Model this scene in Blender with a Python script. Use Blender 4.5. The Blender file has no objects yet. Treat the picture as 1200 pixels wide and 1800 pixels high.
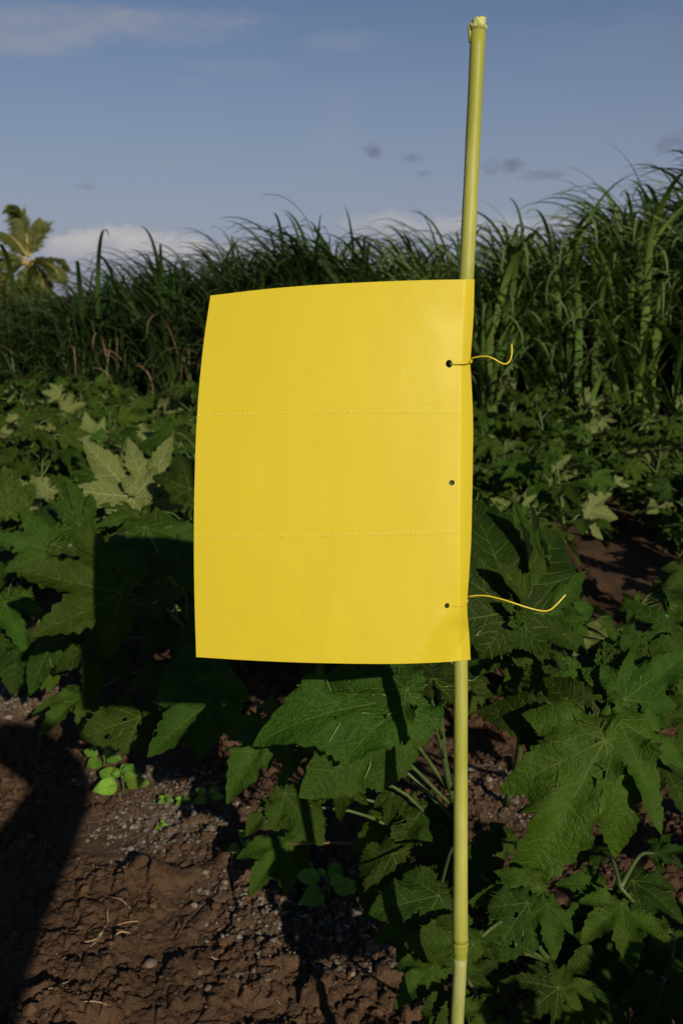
import bpy, math, random
import numpy as np
from mathutils import Vector, Matrix, geometry
from math import sin, cos, pi, radians, sqrt, atan2

random.seed(7)
RNG = np.random.default_rng(11)
C = bpy.context.scene.collection

# ------------------------------------------------------------------ camera
PITCH, FPX, CAMH = radians(12.25), 1750.0, 1.1
cam_d = bpy.data.cameras.new('camera')
cam = bpy.data.objects.new('camera', cam_d); C.objects.link(cam)
cam.location = (0, 0, CAMH); cam.rotation_euler = (pi/2 - PITCH, 0, 0)
cam_d.sensor_fit = 'VERTICAL'; cam_d.sensor_height = 36; cam_d.lens = 35
cam_d.clip_start = 0.02; cam_d.clip_end = 3000
cam_d.dof.use_dof = True; cam_d.dof.focus_distance = 1.14; cam_d.dof.aperture_fstop = 10
bpy.context.scene.camera = cam

# ------------------------------------------------------------------ world, sun, exposure
SUN_EL, SUN_AZ = radians(24.7), radians(180 - 21.9)          # azimuth clockwise from +Y
SKY_STRENGTH, SUN_STRENGTH = 0.050, 4.3
sc = bpy.context.scene
sc.view_settings.view_transform = 'Standard'; sc.view_settings.look = 'None'
sc.view_settings.exposure = 0.0; sc.view_settings.gamma = 1.0
sc.view_settings.use_curve_mapping = False

class NT:
    """small helper to write node trees"""
    def __init__(s, nt): s.nt = nt; s.n = nt.nodes; s.l = nt.links
    def node(s, t, **k):
        n = s.n.new(t)
        for a, v in k.items(): setattr(n, a, v)
        return n
    def put(s, sock, v):
        if v is None: return
        if isinstance(v, bpy.types.NodeSocket): s.l.new(v, sock)
        else:
            if sock.type == 'RGBA' and len(v) == 3: v = (*v, 1)
            sock.default_value = v
    def math(s, op, a, b=None, c=None, clamp=False):
        n = s.node('ShaderNodeMath', operation=op, use_clamp=clamp)
        s.put(n.inputs[0], a); s.put(n.inputs[1], b); s.put(n.inputs[2], c)
        return n.outputs[0]
    def mix(s, f, a, b):
        n = s.node('ShaderNodeMix', data_type='RGBA')
        s.put(n.inputs['Factor'], f); s.put(n.inputs[6], a); s.put(n.inputs[7], b)
        return n.outputs[2]
    def noise(s, vec, scale, detail=3, rough=0.5, dist=0.0):
        n = s.node('ShaderNodeTexNoise')
        if vec is not None: s.l.new(vec, n.inputs['Vector'])
        n.inputs['Scale'].default_value = scale; n.inputs['Detail'].default_value = detail
        n.inputs['Roughness'].default_value = rough; n.inputs['Distortion'].default_value = dist
        return n.outputs['Fac']
    def ramp(s, f, stops):
        n = s.node('ShaderNodeValToRGB'); s.put(n.inputs[0], f)
        e = n.color_ramp.elements
        while len(e) < len(stops): e.new(0.5)
        for el, (p, c) in zip(e, stops):
            el.position = p; el.color = (*c, 1) if len(c) == 3 else c
        return n.outputs[0]
    def sstep(s, v, a, b, to=1.0):
        n = s.node('ShaderNodeMapRange', interpolation_type='SMOOTHSTEP')
        s.put(n.inputs[0], v); n.inputs[1].default_value = a; n.inputs[2].default_value = b
        n.inputs[3].default_value = 0; n.inputs[4].default_value = to
        return n.outputs[0]
    def mapping(s, vec, scale=(1, 1, 1), rot=(0, 0, 0)):
        n = s.node('ShaderNodeMapping'); s.l.new(vec, n.inputs[0])
        n.inputs['Scale'].default_value = scale; n.inputs['Rotation'].default_value = rot
        return n.outputs[0]
    def bump(s, h, strength, dist):
        n = s.node('ShaderNodeBump'); s.l.new(h, n.inputs['Height'])
        n.inputs['Strength'].default_value = strength; n.inputs['Distance'].default_value = dist
        return n.outputs[0]

world = bpy.data.worlds.new('World'); sc.world = world; world.use_nodes = True
W = NT(world.node_tree); W.n.clear()
sky = W.node('ShaderNodeTexSky', sky_type='NISHITA')
sky.sun_disc = False; sky.sun_elevation = SUN_EL; sky.sun_rotation = SUN_AZ
sky.air_density = 1.0; sky.dust_density = 0.6; sky.ozone_density = 3.0; sky.altitude = 0
co = W.node('ShaderNodeTexCoord').outputs['Generated']
sep = W.node('ShaderNodeSeparateXYZ'); W.l.new(co, sep.inputs[0])
az = W.math('ARCTAN2', sep.outputs[0], sep.outputs[1])
el = W.math('ARCSINE', sep.outputs[2])
uv = W.node('ShaderNodeCombineXYZ'); W.l.new(az, uv.inputs[0]); W.l.new(el, uv.inputs[1]); uv = uv.outputs[0]
def sky_blob(u0, v0, a, b, edge, nscale, namp, stretch=(1, 1, 1), detail=5):
    du = W.math('DIVIDE', W.math('SUBTRACT', az, u0), a)
    dv = W.math('DIVIDE', W.math('SUBTRACT', el, v0), b)
    r2 = W.math('ADD', W.math('MULTIPLY', du, du), W.math('MULTIPLY', dv, dv))
    nz = W.noise(W.mapping(uv, stretch), nscale, detail, 0.6)
    q = W.math('ADD', W.math('SUBTRACT', 1.0, r2), W.math('MULTIPLY', W.math('SUBTRACT', nz, 0.5), namp))
    return W.sstep(q, 0.0, edge)
def dirof(x, y):                                             # photograph pixel -> azimuth, elevation
    r = Vector(((x-600)/FPX, cos(PITCH) + (900-y)/FPX*sin(PITCH), -sin(PITCH) + (900-y)/FPX*cos(PITCH))).normalized()
    return atan2(r.x, r.y), math.asin(r.z)
# even thin veil towards the horizon, thin cirrus, low bright cumulus, small dark fractus
veil = W.node('ShaderNodeMapRange'); W.l.new(el, veil.inputs[0]); veil.inputs[1].default_value = 0.0; veil.inputs[2].default_value = 0.34
veil.inputs[3].default_value = 0.80; veil.inputs[4].default_value = 0.0
col = W.mix(veil.outputs[0], sky.outputs[0], (8.6, 6.9, 7.8))
col = W.mix(1.0, col, col); tint = col.node; tint.blend_type = 'MULTIPLY'; tint.inputs[7].default_value = (.74, .91, 1.05, 1)
for l in list(W.nt.links):
    if l.to_socket == tint.inputs[7]: W.l.remove(l)
ci = W.noise(W.mapping(uv, (1.6, 7.0, 1), (0, 0, -0.1)), 2.2, 7, 0.55, 0.6)
ci2 = W.noise(W.mapping(uv, (1, 2.2, 1)), 1.6, 2, 0.5)
cif = W.math('MULTIPLY', W.sstep(ci, 0.46, 0.80), W.sstep(ci2, 0.42, 0.66, 0.25))
col = W.mix(cif, col, (6.6, 6.6, 7.4))
for (x, y, a, b, k) in ((190, 45, .16, .020, .52), (330, 30, .07, .012, .42), (20, 75, .09, .014, .55), (600, 75, .06, .012, .22), (440, 120, .07, .012, .16), (340, 145, .02, .006, .2), (590, 240, .035, .06, .16), (300, 290, .02, .008, .2)):
    u0, v0 = dirof(x, y)
    m = sky_blob(u0, v0, a, b, 1.8, 9.0, 3.4, (1, 3.0, 1), 8)
    col = W.mix(W.math('MULTIPLY', m, k), col, (7.2, 7.0, 7.6))
for (x, y, a, b) in ((205, 425, .065, .018), (140, 440, .035, .022), (280, 440, .06, .022), (380, 455, .08, .020), (700, 400, .08, .018), (900, 410, .16, .02)):
    u0, v0 = dirof(x, y)
    m = sky_blob(u0, v0, a, b, 1.0, 30.0, 2.6, (1, 1.5, 1), 8)
    shade = W.sstep(W.math('SUBTRACT', el, v0), -b*0.9, b*0.5)
    cc = W.mix(shade, (5.6, 5.9, 7.6), (10.2, 9.6, 9.5))
    col = W.mix(W.math('MULTIPLY', m, .8 if x < 300 else .4), col, cc)
for (x, y, a, b, k) in ((651, 265, .012, .009, .75), (722, 279, .014, .005, .5), (748, 304, .009, .004, .5), (885, 292, .026, .010, .62), (945, 308, .032, .006, .5), (1185, 250, .02, .012, .55), (150, 328, .012, .004, .3)):
    u0, v0 = dirof(x, y)
    m = sky_blob(u0, v0, a, b, 1.5, 70.0, 3.0, (1, 1.6, 1), 7)
    col = W.mix(W.math('MULTIPLY', m, k), col, (2.5, 2.7, 3.9))
bg = W.node('ShaderNodeBackground'); W.l.new(col, bg.inputs[0]); bg.inputs[1].default_value = SKY_STRENGTH
wo = W.node('ShaderNodeOutputWorld'); W.l.new(bg.outputs[0], wo.inputs[0])

sun_dir = Vector((sin(SUN_AZ)*cos(SUN_EL), cos(SUN_AZ)*cos(SUN_EL), sin(SUN_EL)))   # towards the sun
sl = bpy.data.lights.new('sun', 'SUN'); sl.energy = SUN_STRENGTH; sl.angle = radians(0.53); sl.color = (1.0, 0.88, 0.70)
sun = bpy.data.objects.new('sun', sl); C.objects.link(sun)
sun.rotation_euler = (-sun_dir).to_track_quat('-Z', 'Y').to_euler(); sun.location = sun_dir*20

# ------------------------------------------------------------------ helpers
RIGHT = Vector((1, 0, 0)); UP = Vector((0, sin(PITCH), cos(PITCH))); FWD = Vector((0, cos(PITCH), -sin(PITCH)))
def U(x, y, D): return Vector((0, 0, CAMH)) + (RIGHT*((x-600)/FPX) + UP*((900-y)/FPX) + FWD)*D
def GP(x, y, z=0.0):
    d = RIGHT*((x-600)/FPX) + UP*((900-y)/FPX) + FWD
    return Vector((0, 0, CAMH)) + d*((z-CAMH)/d.z)

def tag(o, label=None, cat=None, group=None, kind=None):
    if label: o['label'] = label
    if cat: o['category'] = cat
    if group: o['group'] = group
    if kind: o['kind'] = kind
    return o
def empty(name, loc, label, cat, group=None):
    o = bpy.data.objects.new(name, None); o.location = loc; o.empty_display_size = .1
    C.objects.link(o); return tag(o, label, cat, group)
def mesh(name, V, F, mats, smooth=True, midx=None, uv=None):
    me = bpy.data.meshes.new(name)
    me.from_pydata([tuple(v) for v in V], [], F)
    for m in (mats if isinstance(mats, (list, tuple)) else [mats]): me.materials.append(m)
    if smooth: me.polygons.foreach_set('use_smooth', [True]*len(me.polygons))
    if midx is not None: me.polygons.foreach_set('material_index', midx)
    if uv is not None:
        l = me.uv_layers.new(name='UVMap')
        li = np.empty(len(me.loops), dtype=np.int32); me.loops.foreach_get('vertex_index', li)
        l.data.foreach_set('uv', np.asarray(uv, dtype=np.float32)[li].ravel())
    me.update(); return me
def obj(name, me, parent=None, mat=None):
    """link; the mesh / matrix is given in world space, parents are Empties without rotation or meshes at origin"""
    o = bpy.data.objects.new(name, me); C.objects.link(o)
    M = mat if mat is not None else Matrix.Identity(4)
    if parent is not None:
        o.parent = parent
        o.matrix_basis = world_inv(parent) @ M
        o['_wm'] = 0
        del o['_wm']
    else: o.matrix_basis = M
    return o
WM = {}
def world_inv(p):
    M = p.matrix_basis.copy(); q = p.parent
    while q is not None: M = q.matrix_basis @ M; q = q.parent
    return M.inverted()

def tube(pts, radii, seg=8, cap=True):
    pts = [Vector(p) for p in pts]; n = len(pts); V = []; F = []
    if not isinstance(radii, (list, tuple)): radii = [radii]*n
    t0 = (pts[1]-pts[0]).normalized()
    ref = Vector((1, 0, 0)) if abs(t0.x) < .8 else Vector((0, 1, 0))
    nrm = (ref - t0*ref.dot(t0)).normalized()
    for i in range(n):
        t = (pts[min(i+1, n-1)]-pts[max(i-1, 0)]).normalized()
        nrm = (nrm - t*nrm.dot(t)).normalized(); b = t.cross(nrm)
        for k in range(seg):
            a = 2*pi*k/seg; V.append(pts[i] + (nrm*cos(a)+b*sin(a))*radii[i])
        if i:
            for k in range(seg):
                a0 = (i-1)*seg; F.append((a0+k, a0+(k+1) % seg, a0+seg+(k+1) % seg, a0+seg+k))
    if cap:
        F.append(tuple(range(seg-1, -1, -1))); F.append(tuple((n-1)*seg+k for k in range(seg)))
    return V, F
def spline(P, n):
    P = [Vector(p) for p in P]; Q = [P[0]*2-P[1]] + P + [P[-1]*2-P[-2]]; out = []
    for i in range(n):
        f = i/(n-1)*(len(P)-1); k = min(int(f), len(P)-2); t = f-k
        a, b, c, d = Q[k:k+4]
        out.append(.5*((2*b) + (c-a)*t + (2*a-5*b+4*c-d)*t*t + (3*b-a-3*c+d)*t**3))
    return out
class MB:
    def __init__(s): s.V = []; s.F = []; s.M = []
    def add(s, V, F, m=0):
        k = len(s.V); s.V += [tuple(v) for v in V]; s.F += [tuple(i+k for i in f) for f in F]; s.M += [m]*len(F)
    def mesh(s, name, mats, smooth=True): return mesh(name, s.V, s.F, mats, smooth, s.M)

# ------------------------------------------------------------------ materials
def material(name):
    m = bpy.data.materials.new(name); m.use_nodes = True
    t = NT(m.node_tree); t.n.clear()
    out = t.node('ShaderNodeOutputMaterial')
    return m, t, out
def principled(t, out, base, rough=.5, spec=.5, normal=None, trans=None, transcol=None):
    p = t.node('ShaderNodeBsdfPrincipled'); t.put(p.inputs['Base Color'], base); t.put(p.inputs['Roughness'], rough)
    p.inputs['Specular IOR Level'].default_value = spec
    if normal is not None: t.l.new(normal, p.inputs['Normal'])
    if trans:
        tr = t.node('ShaderNodeBsdfTranslucent'); t.put(tr.inputs[0], transcol if transcol is not None else base)
        if normal is not None: t.l.new(normal, tr.inputs['Normal'])
        mx = t.node('ShaderNodeMixShader'); mx.inputs[0].default_value = trans
        t.l.new(p.outputs[0], mx.inputs[1]); t.l.new(tr.outputs[0], mx.inputs[2]); t.l.new(mx.outputs[0], out.inputs[0])
    else: t.l.new(p.outputs[0], out.inputs[0])
    return p

def leaf_material(name, dark, light, under, rough=.5, spec=.3, trans=.22, transcol=(.055, .14, .006), bump=.5, bscale=30, wear=False):
    m, t, out = material(name)
    tc = t.node('ShaderNodeTexCoord').outputs['Object']
    rnd = t.node('ShaderNodeObjectInfo').outputs['Random']
    n1 = t.noise(tc, 3.5, 4, .6)
    c = t.mix(t.sstep(n1, .3, .7), dark, light)
    hs = t.node('ShaderNodeHueSaturation'); t.l.new(c, hs.inputs['Color'])
    t.l.new(t.math('MULTIPLY_ADD', rnd, .040, .478), hs.inputs['Hue'])
    t.l.new(t.math('MULTIPLY_ADD', t.math('FRACT', t.math('MULTIPLY', rnd, 7.31)), .95, .72), hs.inputs['Value'])
    sp = t.noise(tc, 28, 2, .5)                                # small pale flecks
    c2 = t.mix(t.sstep(sp, .70, .78, .35), hs.outputs[0], (.16, .18, .05))
    if wear:                                                   # yellowing and brown scorch on the older leaves
        old = t.sstep(t.math('FRACT', t.math('MULTIPLY', rnd, 23.7)), .60, 1.0)
        pt = t.sstep(t.noise(tc, 2.6, 5, .7), .56, .72)
        c2 = t.mix(t.math('MULTIPLY', t.math('MULTIPLY', old, pt), .8), c2, (.085, .085, .012))
        br = t.sstep(t.noise(tc, 6.5, 5, .7), .68, .74)
        c2 = t.mix(t.math('MULTIPLY', t.math('MULTIPLY', old, br), .85), c2, (.075, .045, .018))
    bf = t.node('ShaderNodeNewGeometry').outputs['Backfacing']
    c3 = t.mix(bf, c2, under)
    vo = t.node('ShaderNodeTexVoronoi', feature='DISTANCE_TO_EDGE'); vo.inputs['Scale'].default_value = 19
    t.l.new(tc, vo.inputs['Vector'])
    vh = t.sstep(vo.outputs['Distance'], 0.0, .16)                # cells between the fine veins stand up
    bh = t.math('ADD', t.noise(tc, bscale, 3, .6), t.math('MULTIPLY', n1, .5))
    if wear: bh = t.math('ADD', t.math('MULTIPLY', bh, .6), t.math('MULTIPLY', vh, .16))
    b = t.bump(bh, bump, .02)
    ro = t.math('MULTIPLY_ADD', t.noise(tc, 9, 2), .25, rough-.12)
    principled(t, out, c3, ro, spec, b, trans, transcol)
    return m
M_LEAF = leaf_material('okra_leaf', (.0175, .038, .003), (.028, .056, .005), (.130, .158, .045), rough=.55, spec=.10, bscale=22, bump=.38, wear=True)
M_YOUNG = leaf_material('okra_young_leaf', (.036, .080, .008), (.062, .112, .014), (.11, .15, .035), spec=.15, trans=.25, bump=.9, bscale=14)
M_WEED = leaf_material('weed_leaf', (.10, .22, .02), (.15, .28, .03), (.10, .17, .05), rough=.5, trans=.3, bump=.3)
M_BLADE_SHADED = leaf_material('cane_blade_shaded', (.016, .034, .008), (.030, .056, .012), (.036, .06, .018), rough=.6, spec=.12, trans=.22, transcol=(.06, .12, .015), bump=.15)  # dark copy of the blade colour, paints the shade on the left cane
M_BLADE_SUNLIT = leaf_material('cane_blade_sunlit', (.072, .125, .022), (.125, .195, .042), (.115, .165, .055), rough=.55, spec=.2, trans=.25, transcol=(.09, .15, .02), bump=.15)  # lighter copy of the same blade, paints sunlight on the right cane
M_DEAD = leaf_material('dead_blade', (.17, .10, .05), (.27, .17, .09), (.22, .14, .08), rough=.8, spec=.1, trans=.1, transcol=(.25, .12, .05), bump=.2)
M_PALM = leaf_material('palm_frond', (.034, .058, .008), (.066, .088, .013), (.09, .10, .028), rough=.5, spec=.2, trans=.2, transcol=(.11, .13, .015), bump=.1)

def simple(name, c1, c2, scale, rough=.7, spec=.3, bump=0, bdist=.003, stretch=None, detail=4):
    m, t, out = material(name)
    tc = t.node('ShaderNodeTexCoord').outputs['Object']
    if stretch: tc = t.mapping(tc, stretch)
    n = t.noise(tc, scale, detail, .6)
    b = t.bump(n, bump, bdist) if bump else None
    principled(t, out, t.mix(t.sstep(n, .32, .68), c1, c2), rough, spec, b)
    return m
M_VEIN = simple('leaf_vein', (.044, .074, .010), (.062, .092, .015), 20, .6, .1)
M_VEIN2 = simple('leaf_under_vein', (.17, .20, .08), (.21, .24, .11), 20, .6, .1)
M_STEM = simple('okra_stem', (.045, .080, .018), (.085, .12, .035), 30, .5, .4, .2, .001)
M_STEMRED = simple('okra_red_stem', (.16, .05, .03), (.13, .15, .04), 8, .5, .4)
M_STRAW = simple('straw', (.26, .17, .085), (.42, .31, .18), 60, .8, .2, .3, .001)
M_STONE = simple('stone', (.09, .068, .05), (.15, .12, .088), 70, .9, .2, .5, .002)
M_GRIT = simple('grit', (.07, .055, .042), (.21, .18, .145), 45, .85, .25)
M_CLOD = simple('clod', (.070, .040, .022), (.108, .064, .037), 60, .95, .1, .6, .002)
M_BARK = simple('palm_bark', (.20, .13, .07), (.32, .22, .12), 3, .9, .1)
M_RACHIS = simple('palm_rachis', (.30, .24, .07), (.38, .28, .10), 2, .5)
M_CLOTH = simple('dark_cloth', (.03, .035, .045), (.04, .045, .06), 30, .9, .1)
M_TROUSER = simple('trouser_cloth', (.05, .05, .05), (.07, .065, .06), 30, .9, .1)
M_SKIN = simple('skin', (.32, .19, .13), (.36, .22, .15), 15, .55)
M_HAIR = simple('hair', (.02, .015, .01), (.03, .02, .015), 60, .6)
M_BLACK = simple('black_plastic', (.012, .012, .013), (.018, .018, .02), 90, .4)
M_GLASS = simple('lens_glass', (.01, .01, .02), (.015, .012, .03), 5, .05, .8)

# yellow plastic sheet
M_YEL, t, out = material('yellow_plastic')
uvn = t.node('ShaderNodeUVMap').outputs[0]
gr = t.noise(t.mapping(uvn, (9, 3, 1)), 1.0, 3, .5)
dirt = t.noise(uvn, 9, 5, .65)
base = t.mix(t.sstep(gr, .3, .7), (.595, .475, .026), (.615, .492, .029))
spk = t.noise(uvn, 190, 1, .5)
base = t.mix(t.sstep(spk, .80, .84, .55), base, (.30, .20, .02))
sx = t.node('ShaderNodeSeparateXYZ'); t.l.new(uvn, sx.inputs[0])
ua, va = sx.outputs[0], sx.outputs[1]
def blobm(u0, v0, a, b):
    du = t.math('DIVIDE', t.math('SUBTRACT', ua, u0), a); dv = t.math('DIVIDE', t.math('SUBTRACT', va, v0), b)
    return t.math('SUBTRACT', 1.0, t.math('ADD', t.math('MULTIPLY', du, du), t.math('MULTIPLY', dv, dv)), clamp=True)
scr = t.noise(t.mapping(uvn, (14, 60, 1), (0, 0, .9)), 3.0, 5, .7)
scm = t.math('MULTIPLY', t.sstep(scr, .53, .70), t.math('MAXIMUM', blobm(.86, .15, .16, .16), blobm(.82, .28, .12, .1)))
base = t.mix(t.math('MULTIPLY', scm, .70), base, (.68, .60, .24))
sm2 = t.math('MULTIPLY', t.sstep(dirt, .5, .75), blobm(.05, .03, .12, .06))
base = t.mix(t.math('MULTIPLY', sm2, .5), base, (.45, .31, .05))
rg = t.math('ADD', t.math('MULTIPLY_ADD', dirt, .10, .40), t.math('MULTIPLY', scm, .25))
hb = t.math('ADD', t.noise(t.mapping(uvn, (8, 14, 1)), 1.0, 2, .5), t.math('MULTIPLY', scm, .03))
principled(t, out, base, rg, .2, t.bump(hb, .05, .01), .08, (.6, .45, .02))
M_WIRE = simple('yellow_wire', (.60, .45, .02), (.66, .50, .03), 40, .35, .5)

M_PERF = simple('perf_highlight_yellow', (.64, .54, .10), (.70, .60, .16), 60, .45, .35)  # paler yellow paints the bright highlights on the perforation bumps
# stake
def stake_mat(name, c1, c2, c3):
    m, t, out = material(name)
    tc = t.node('ShaderNodeTexCoord').outputs['Object']
    n = t.noise(t.mapping(tc, (1, 1, .35)), 14, 5, .6); st = t.noise(t.mapping(tc, (1, 1, .012)), 420, 3, .6)
    c = t.mix(t.sstep(n, .35, .68), c1, c2)
    n5 = t.noise(t.mapping(tc, (1, 1, .5)), 5, 3, .6); c = t.mix(t.sstep(n5, .48, .66, .75), c, (.175, .22, .018))
    c = t.mix(t.sstep(st, .45, .75, .5), c, c3)
    sp = t.noise(t.mapping(tc, (1, 1, .35)), 120, 3, .6)
    c = t.mix(t.sstep(sp, .66, .78, .45), c, (.16, .17, .04))
    principled(t, out, c, .5, .3, t.bump(st, .15, .001))
    return m
M_STK = stake_mat('cane_stalk', (.27, .28, .035), (.40, .40, .10), (.34, .34, .07))
M_STK2 = stake_mat('cane_stalk_pale', (.36, .36, .14), (.40, .38, .10), (.44, .43, .22))
M_NODE = stake_mat('cane_node', (.26, .28, .03), (.36, .34, .05), (.42, .40, .12))
M_CUT = simple('cut_cane', (.34, .38, .09), (.50, .50, .20), 120, .7, .3, .6, .002)

# soil
M_SOIL, t, out = material('soil')
gc = t.node('ShaderNodeTexCoord').outputs['Object']
n1 = t.noise(gc, 5, 5, .6); n2 = t.noise(gc, 160, 4, .7); n3 = t.noise(gc, 38, 4, .6)
c = t.mix(t.sstep(n1, .3, .7), (.068, .039, .021), (.104, .061, .034))
c = t.mix(t.sstep(n3, .4, .75, .5), c, (.118, .071, .042))
gr_a = t.node('ShaderNodeAttribute', attribute_name='grit').outputs['Fac']
g = t.math('MULTIPLY', gr_a, t.sstep(n2, .46, .62))
c = t.mix(t.math('MULTIPLY', g, .75), c, (.20, .175, .14))
sp = t.noise(gc, 330, 1, .5)
c = t.mix(t.sstep(sp, .76, .80, .6), c, (.34, .27, .2))
principled(t, out, c, .92, .15, t.bump(t.math('ADD', n2, t.math('MULTIPLY', n3, .6)), .9, .010))

# ------------------------------------------------------------------ ground
def hash2(ix, iy, s):
    h = np.sin(ix*127.1 + iy*311.7 + s*74.7)*43758.5453
    return h - np.floor(h)
def vnoise(x, y, s):
    ix, iy = np.floor(x), np.floor(y); fx, fy = x-ix, y-iy
    fx, fy = fx*fx*(3-2*fx), fy*fy*(3-2*fy)
    a, b, c, d = hash2(ix, iy, s), hash2(ix+1, iy, s), hash2(ix, iy+1, s), hash2(ix+1, iy+1, s)
    return (a*(1-fx)+b*fx)*(1-fy) + (c*(1-fx)+d*fx)*fy
def fbm(x, y, s, o=4):
    v = 0; a = .5
    for k in range(o): v = v + a*vnoise(x*2**k, y*2**k, s+k); a *= .5
    return v
def worley(x, y, s):
    ix, iy = np.floor(x), np.floor(y); f1 = np.full_like(x, 9.); f2 = np.full_like(x, 9.); cid = np.zeros_like(x)
    for dx in (-1, 0, 1):
        for dy in (-1, 0, 1):
            jx, jy = ix+dx, iy+dy
            d = np.hypot(jx+hash2(jx, jy, s)-x, jy+hash2(jx, jy, s+5)-y)
            n = d < f1; f2 = np.where(n, f1, np.minimum(f2, d)); cid = np.where(n, hash2(jx, jy, s+9), cid); f1 = np.where(n, d, f1)
    return f1, f2, cid
def sm(a, b, x): q = np.clip((x-a)/(b-a), 0, 1); return q*q*(3-2*q)
def gauss(x, y, cx, cy, rx, ry, rot=0.0):
    dx, dy = x-cx, y-cy; u = dx*cos(rot)+dy*sin(rot); v = -dx*sin(rot)+dy*cos(rot)
    return np.exp(-(u/rx)**2-(v/ry)**2)
def ground_h(x, y):
    x = np.asarray(x, dtype=float); y = np.asarray(y, dtype=float)
    fade = 1-sm(14, 30, np.hypot(x, y))
    h = (.05*(fbm(x*.9, y*.9, 3)-.5) + .035*(fbm(x*4, y*4, 8)-.5))*fade
    # smooth trodden streak in the bare soil, with rough clods either side
    a = GP(180, 1490); sl_ = gauss(x, y, a.x, a.y, .19, .055, -.5)
    rough = 1-.9*sl_
    wx = x+.03*fbm(x*22, y*22, 2); wy = y+.03*fbm(x*22, y*22, 4)
    f1, f2, cid = worley(wx*26, wy*26, 1); e1 = sm(.01, .16, f2-f1)
    g1, g2, cid2 = worley(wx*58, wy*58, 21); e2 = sm(.01, .2, g2-g1)
    m = sm(.25, .55, fbm(x*7, y*7, 31))
    near = 1-sm(4.0, 6.0, y)
    h = h + near*rough*((.015*e1*(.25+cid)+.010*cid)*(.2+.8*m) + .0075*e2*(.4+cid2)*(.4+.6*m) + .006*(fbm(x*110, y*110, 6, 3)-.5))
    # step of a broken ridge that throws a dark jagged shadow
    b = GP(262, 1548); h = h + .035*gauss(x, y, b.x, b.y, .05, .03, -.5)*(.7+.6*cid)
    b = GP(400, 1530); h = h + .022*gauss(x, y, b.x, b.y, .12, .03, .25)*(.6+.8*cid)
    for (px_, py_, hh, rr) in ((120, 1780, .02, .06), (520, 1745, .02, .05), (330, 1700, .012, .06), (215, 1620, .012, .05), (560, 1660, .012, .06)):
        b = GP(px_, py_); h = h + hh*gauss(x, y, b.x, b.y, rr, rr*.6)*(.4+cid)
    return h
def grit_f(x, y):
    g = 0*x
    for (px_, py_, rx, ry, k) in ((310, 1430, .15, .16, 1.), (250, 1365, .20, .05, .7), (555, 1600, .16, .15, .95), (640, 1680, .14, .07, .7), (20, 1240, .22, .12, .9), (900, 1395, .16, .14, .6), (420, 1560, .1, .05, .5), (1130, 1740, .1, .07, .6)):
        b = GP(px_, py_); g = np.maximum(g, k*gauss(x, y, b.x, b.y, rx, ry))
    return g
def axis(a, b, fine, lo, hi, grow=1.18):
    mid = list(np.arange(a, b+1e-6, fine)); s = fine; v = b; up = []
    while v < hi: s *= grow; v += s; up.append(min(v, hi))
    s = fine; v = a; dn = []
    while v > lo: s *= grow; v -= s; dn.append(max(v, lo))
    return np.array(dn[::-1]+mid+up)
xs = axis(-1.0, .95, .0042, -900, 900); ys = axis(1.20, 2.7, .0042, -900, 1500, 1.09)
GX, GY = np.meshgrid(xs, ys); GZ = ground_h(GX, GY)
nx, ny = len(xs), len(ys)
me = bpy.data.meshes.new('ground')
me.vertices.add(nx*ny); me.vertices.foreach_set('co', np.stack([GX, GY, GZ], -1).astype(np.float32).ravel())
I = (np.arange(ny-1)[:, None]*nx + np.arange(nx-1)[None, :]).ravel()
quads = np.stack([I, I+1, I+1+nx, I+nx], -1).astype(np.int32)
me.loops.add(quads.size); me.loops.foreach_set('vertex_index', quads.ravel())
me.polygons.add(len(quads)); me.polygons.foreach_set('loop_start', np.arange(0, quads.size, 4, dtype=np.int32))
me.polygons.foreach_set('use_smooth', np.ones(len(quads), dtype=bool))
at = me.attributes.new('grit', 'FLOAT', 'POINT'); at.data.foreach_set('value', grit_f(GX, GY).astype(np.float32).ravel())
me.materials.append(M_SOIL); me.update(calc_edges=True); me.validate()
ground = tag(obj('ground', me), 'dark brown crumbly bare soil of the field', kind='structure')

def gz(x, y): return float(ground_h(np.array([x]), np.array([y]))[0])

# loose soil crumbs and pale grit lying on the soil
import bmesh
def ico(sub=1):
    bm = bmesh.new(); bmesh.ops.create_icosphere(bm, subdivisions=sub, radius=1)
    V = np.array([v.co[:] for v in bm.verts]); F = [tuple(v.index for v in f.verts) for f in bm.faces]; bm.free(); return V, F
IV, IF = ico(1)
def scatter(name, pts, rad, mat, flat=.7):
    AV = []; AF = []; k = 0; zs = ground_h(pts[:, 0], pts[:, 1])
    for (x, y), z, r in zip(pts, zs, rad):
        v = IV*(RNG.uniform(.72, 1.2, (len(IV), 1)))*RNG.uniform(.7, 1.25, 3)*r; v[:, 2] *= flat
        a = RNG.uniform(0, 6.28); c_, s_ = cos(a), sin(a)
        v = np.stack([v[:, 0]*c_-v[:, 1]*s_, v[:, 0]*s_+v[:, 1]*c_, v[:, 2]], -1) + (x, y, z+r*.12)
        AV.append(v); AF += [tuple(i+k for i in f) for f in IF]; k += len(IV)
    return tag(obj(name, mesh(name, np.concatenate(AV), AF, mat, False)), kind='stuff')
P = np.stack([RNG.uniform(-1.0, 1.1, 34000), RNG.uniform(1.2, 3.0, 34000)], -1)
keep = fbm(P[:, 0]*7, P[:, 1]*7, 31) + RNG.normal(0, .1, len(P)) > .46
a_ = GP(180, 1490); keep &= gauss(P[:, 0], P[:, 1], a_.x, a_.y, .19, .055, -.5) < .35
P = P[keep][:14000]
o = scatter('soil_crumbs', P, RNG.gamma(1.6, .0015, len(P))+.0012, M_CLOD); o['label'] = 'loose brown soil crumbs scattered over the bare ground'
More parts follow.
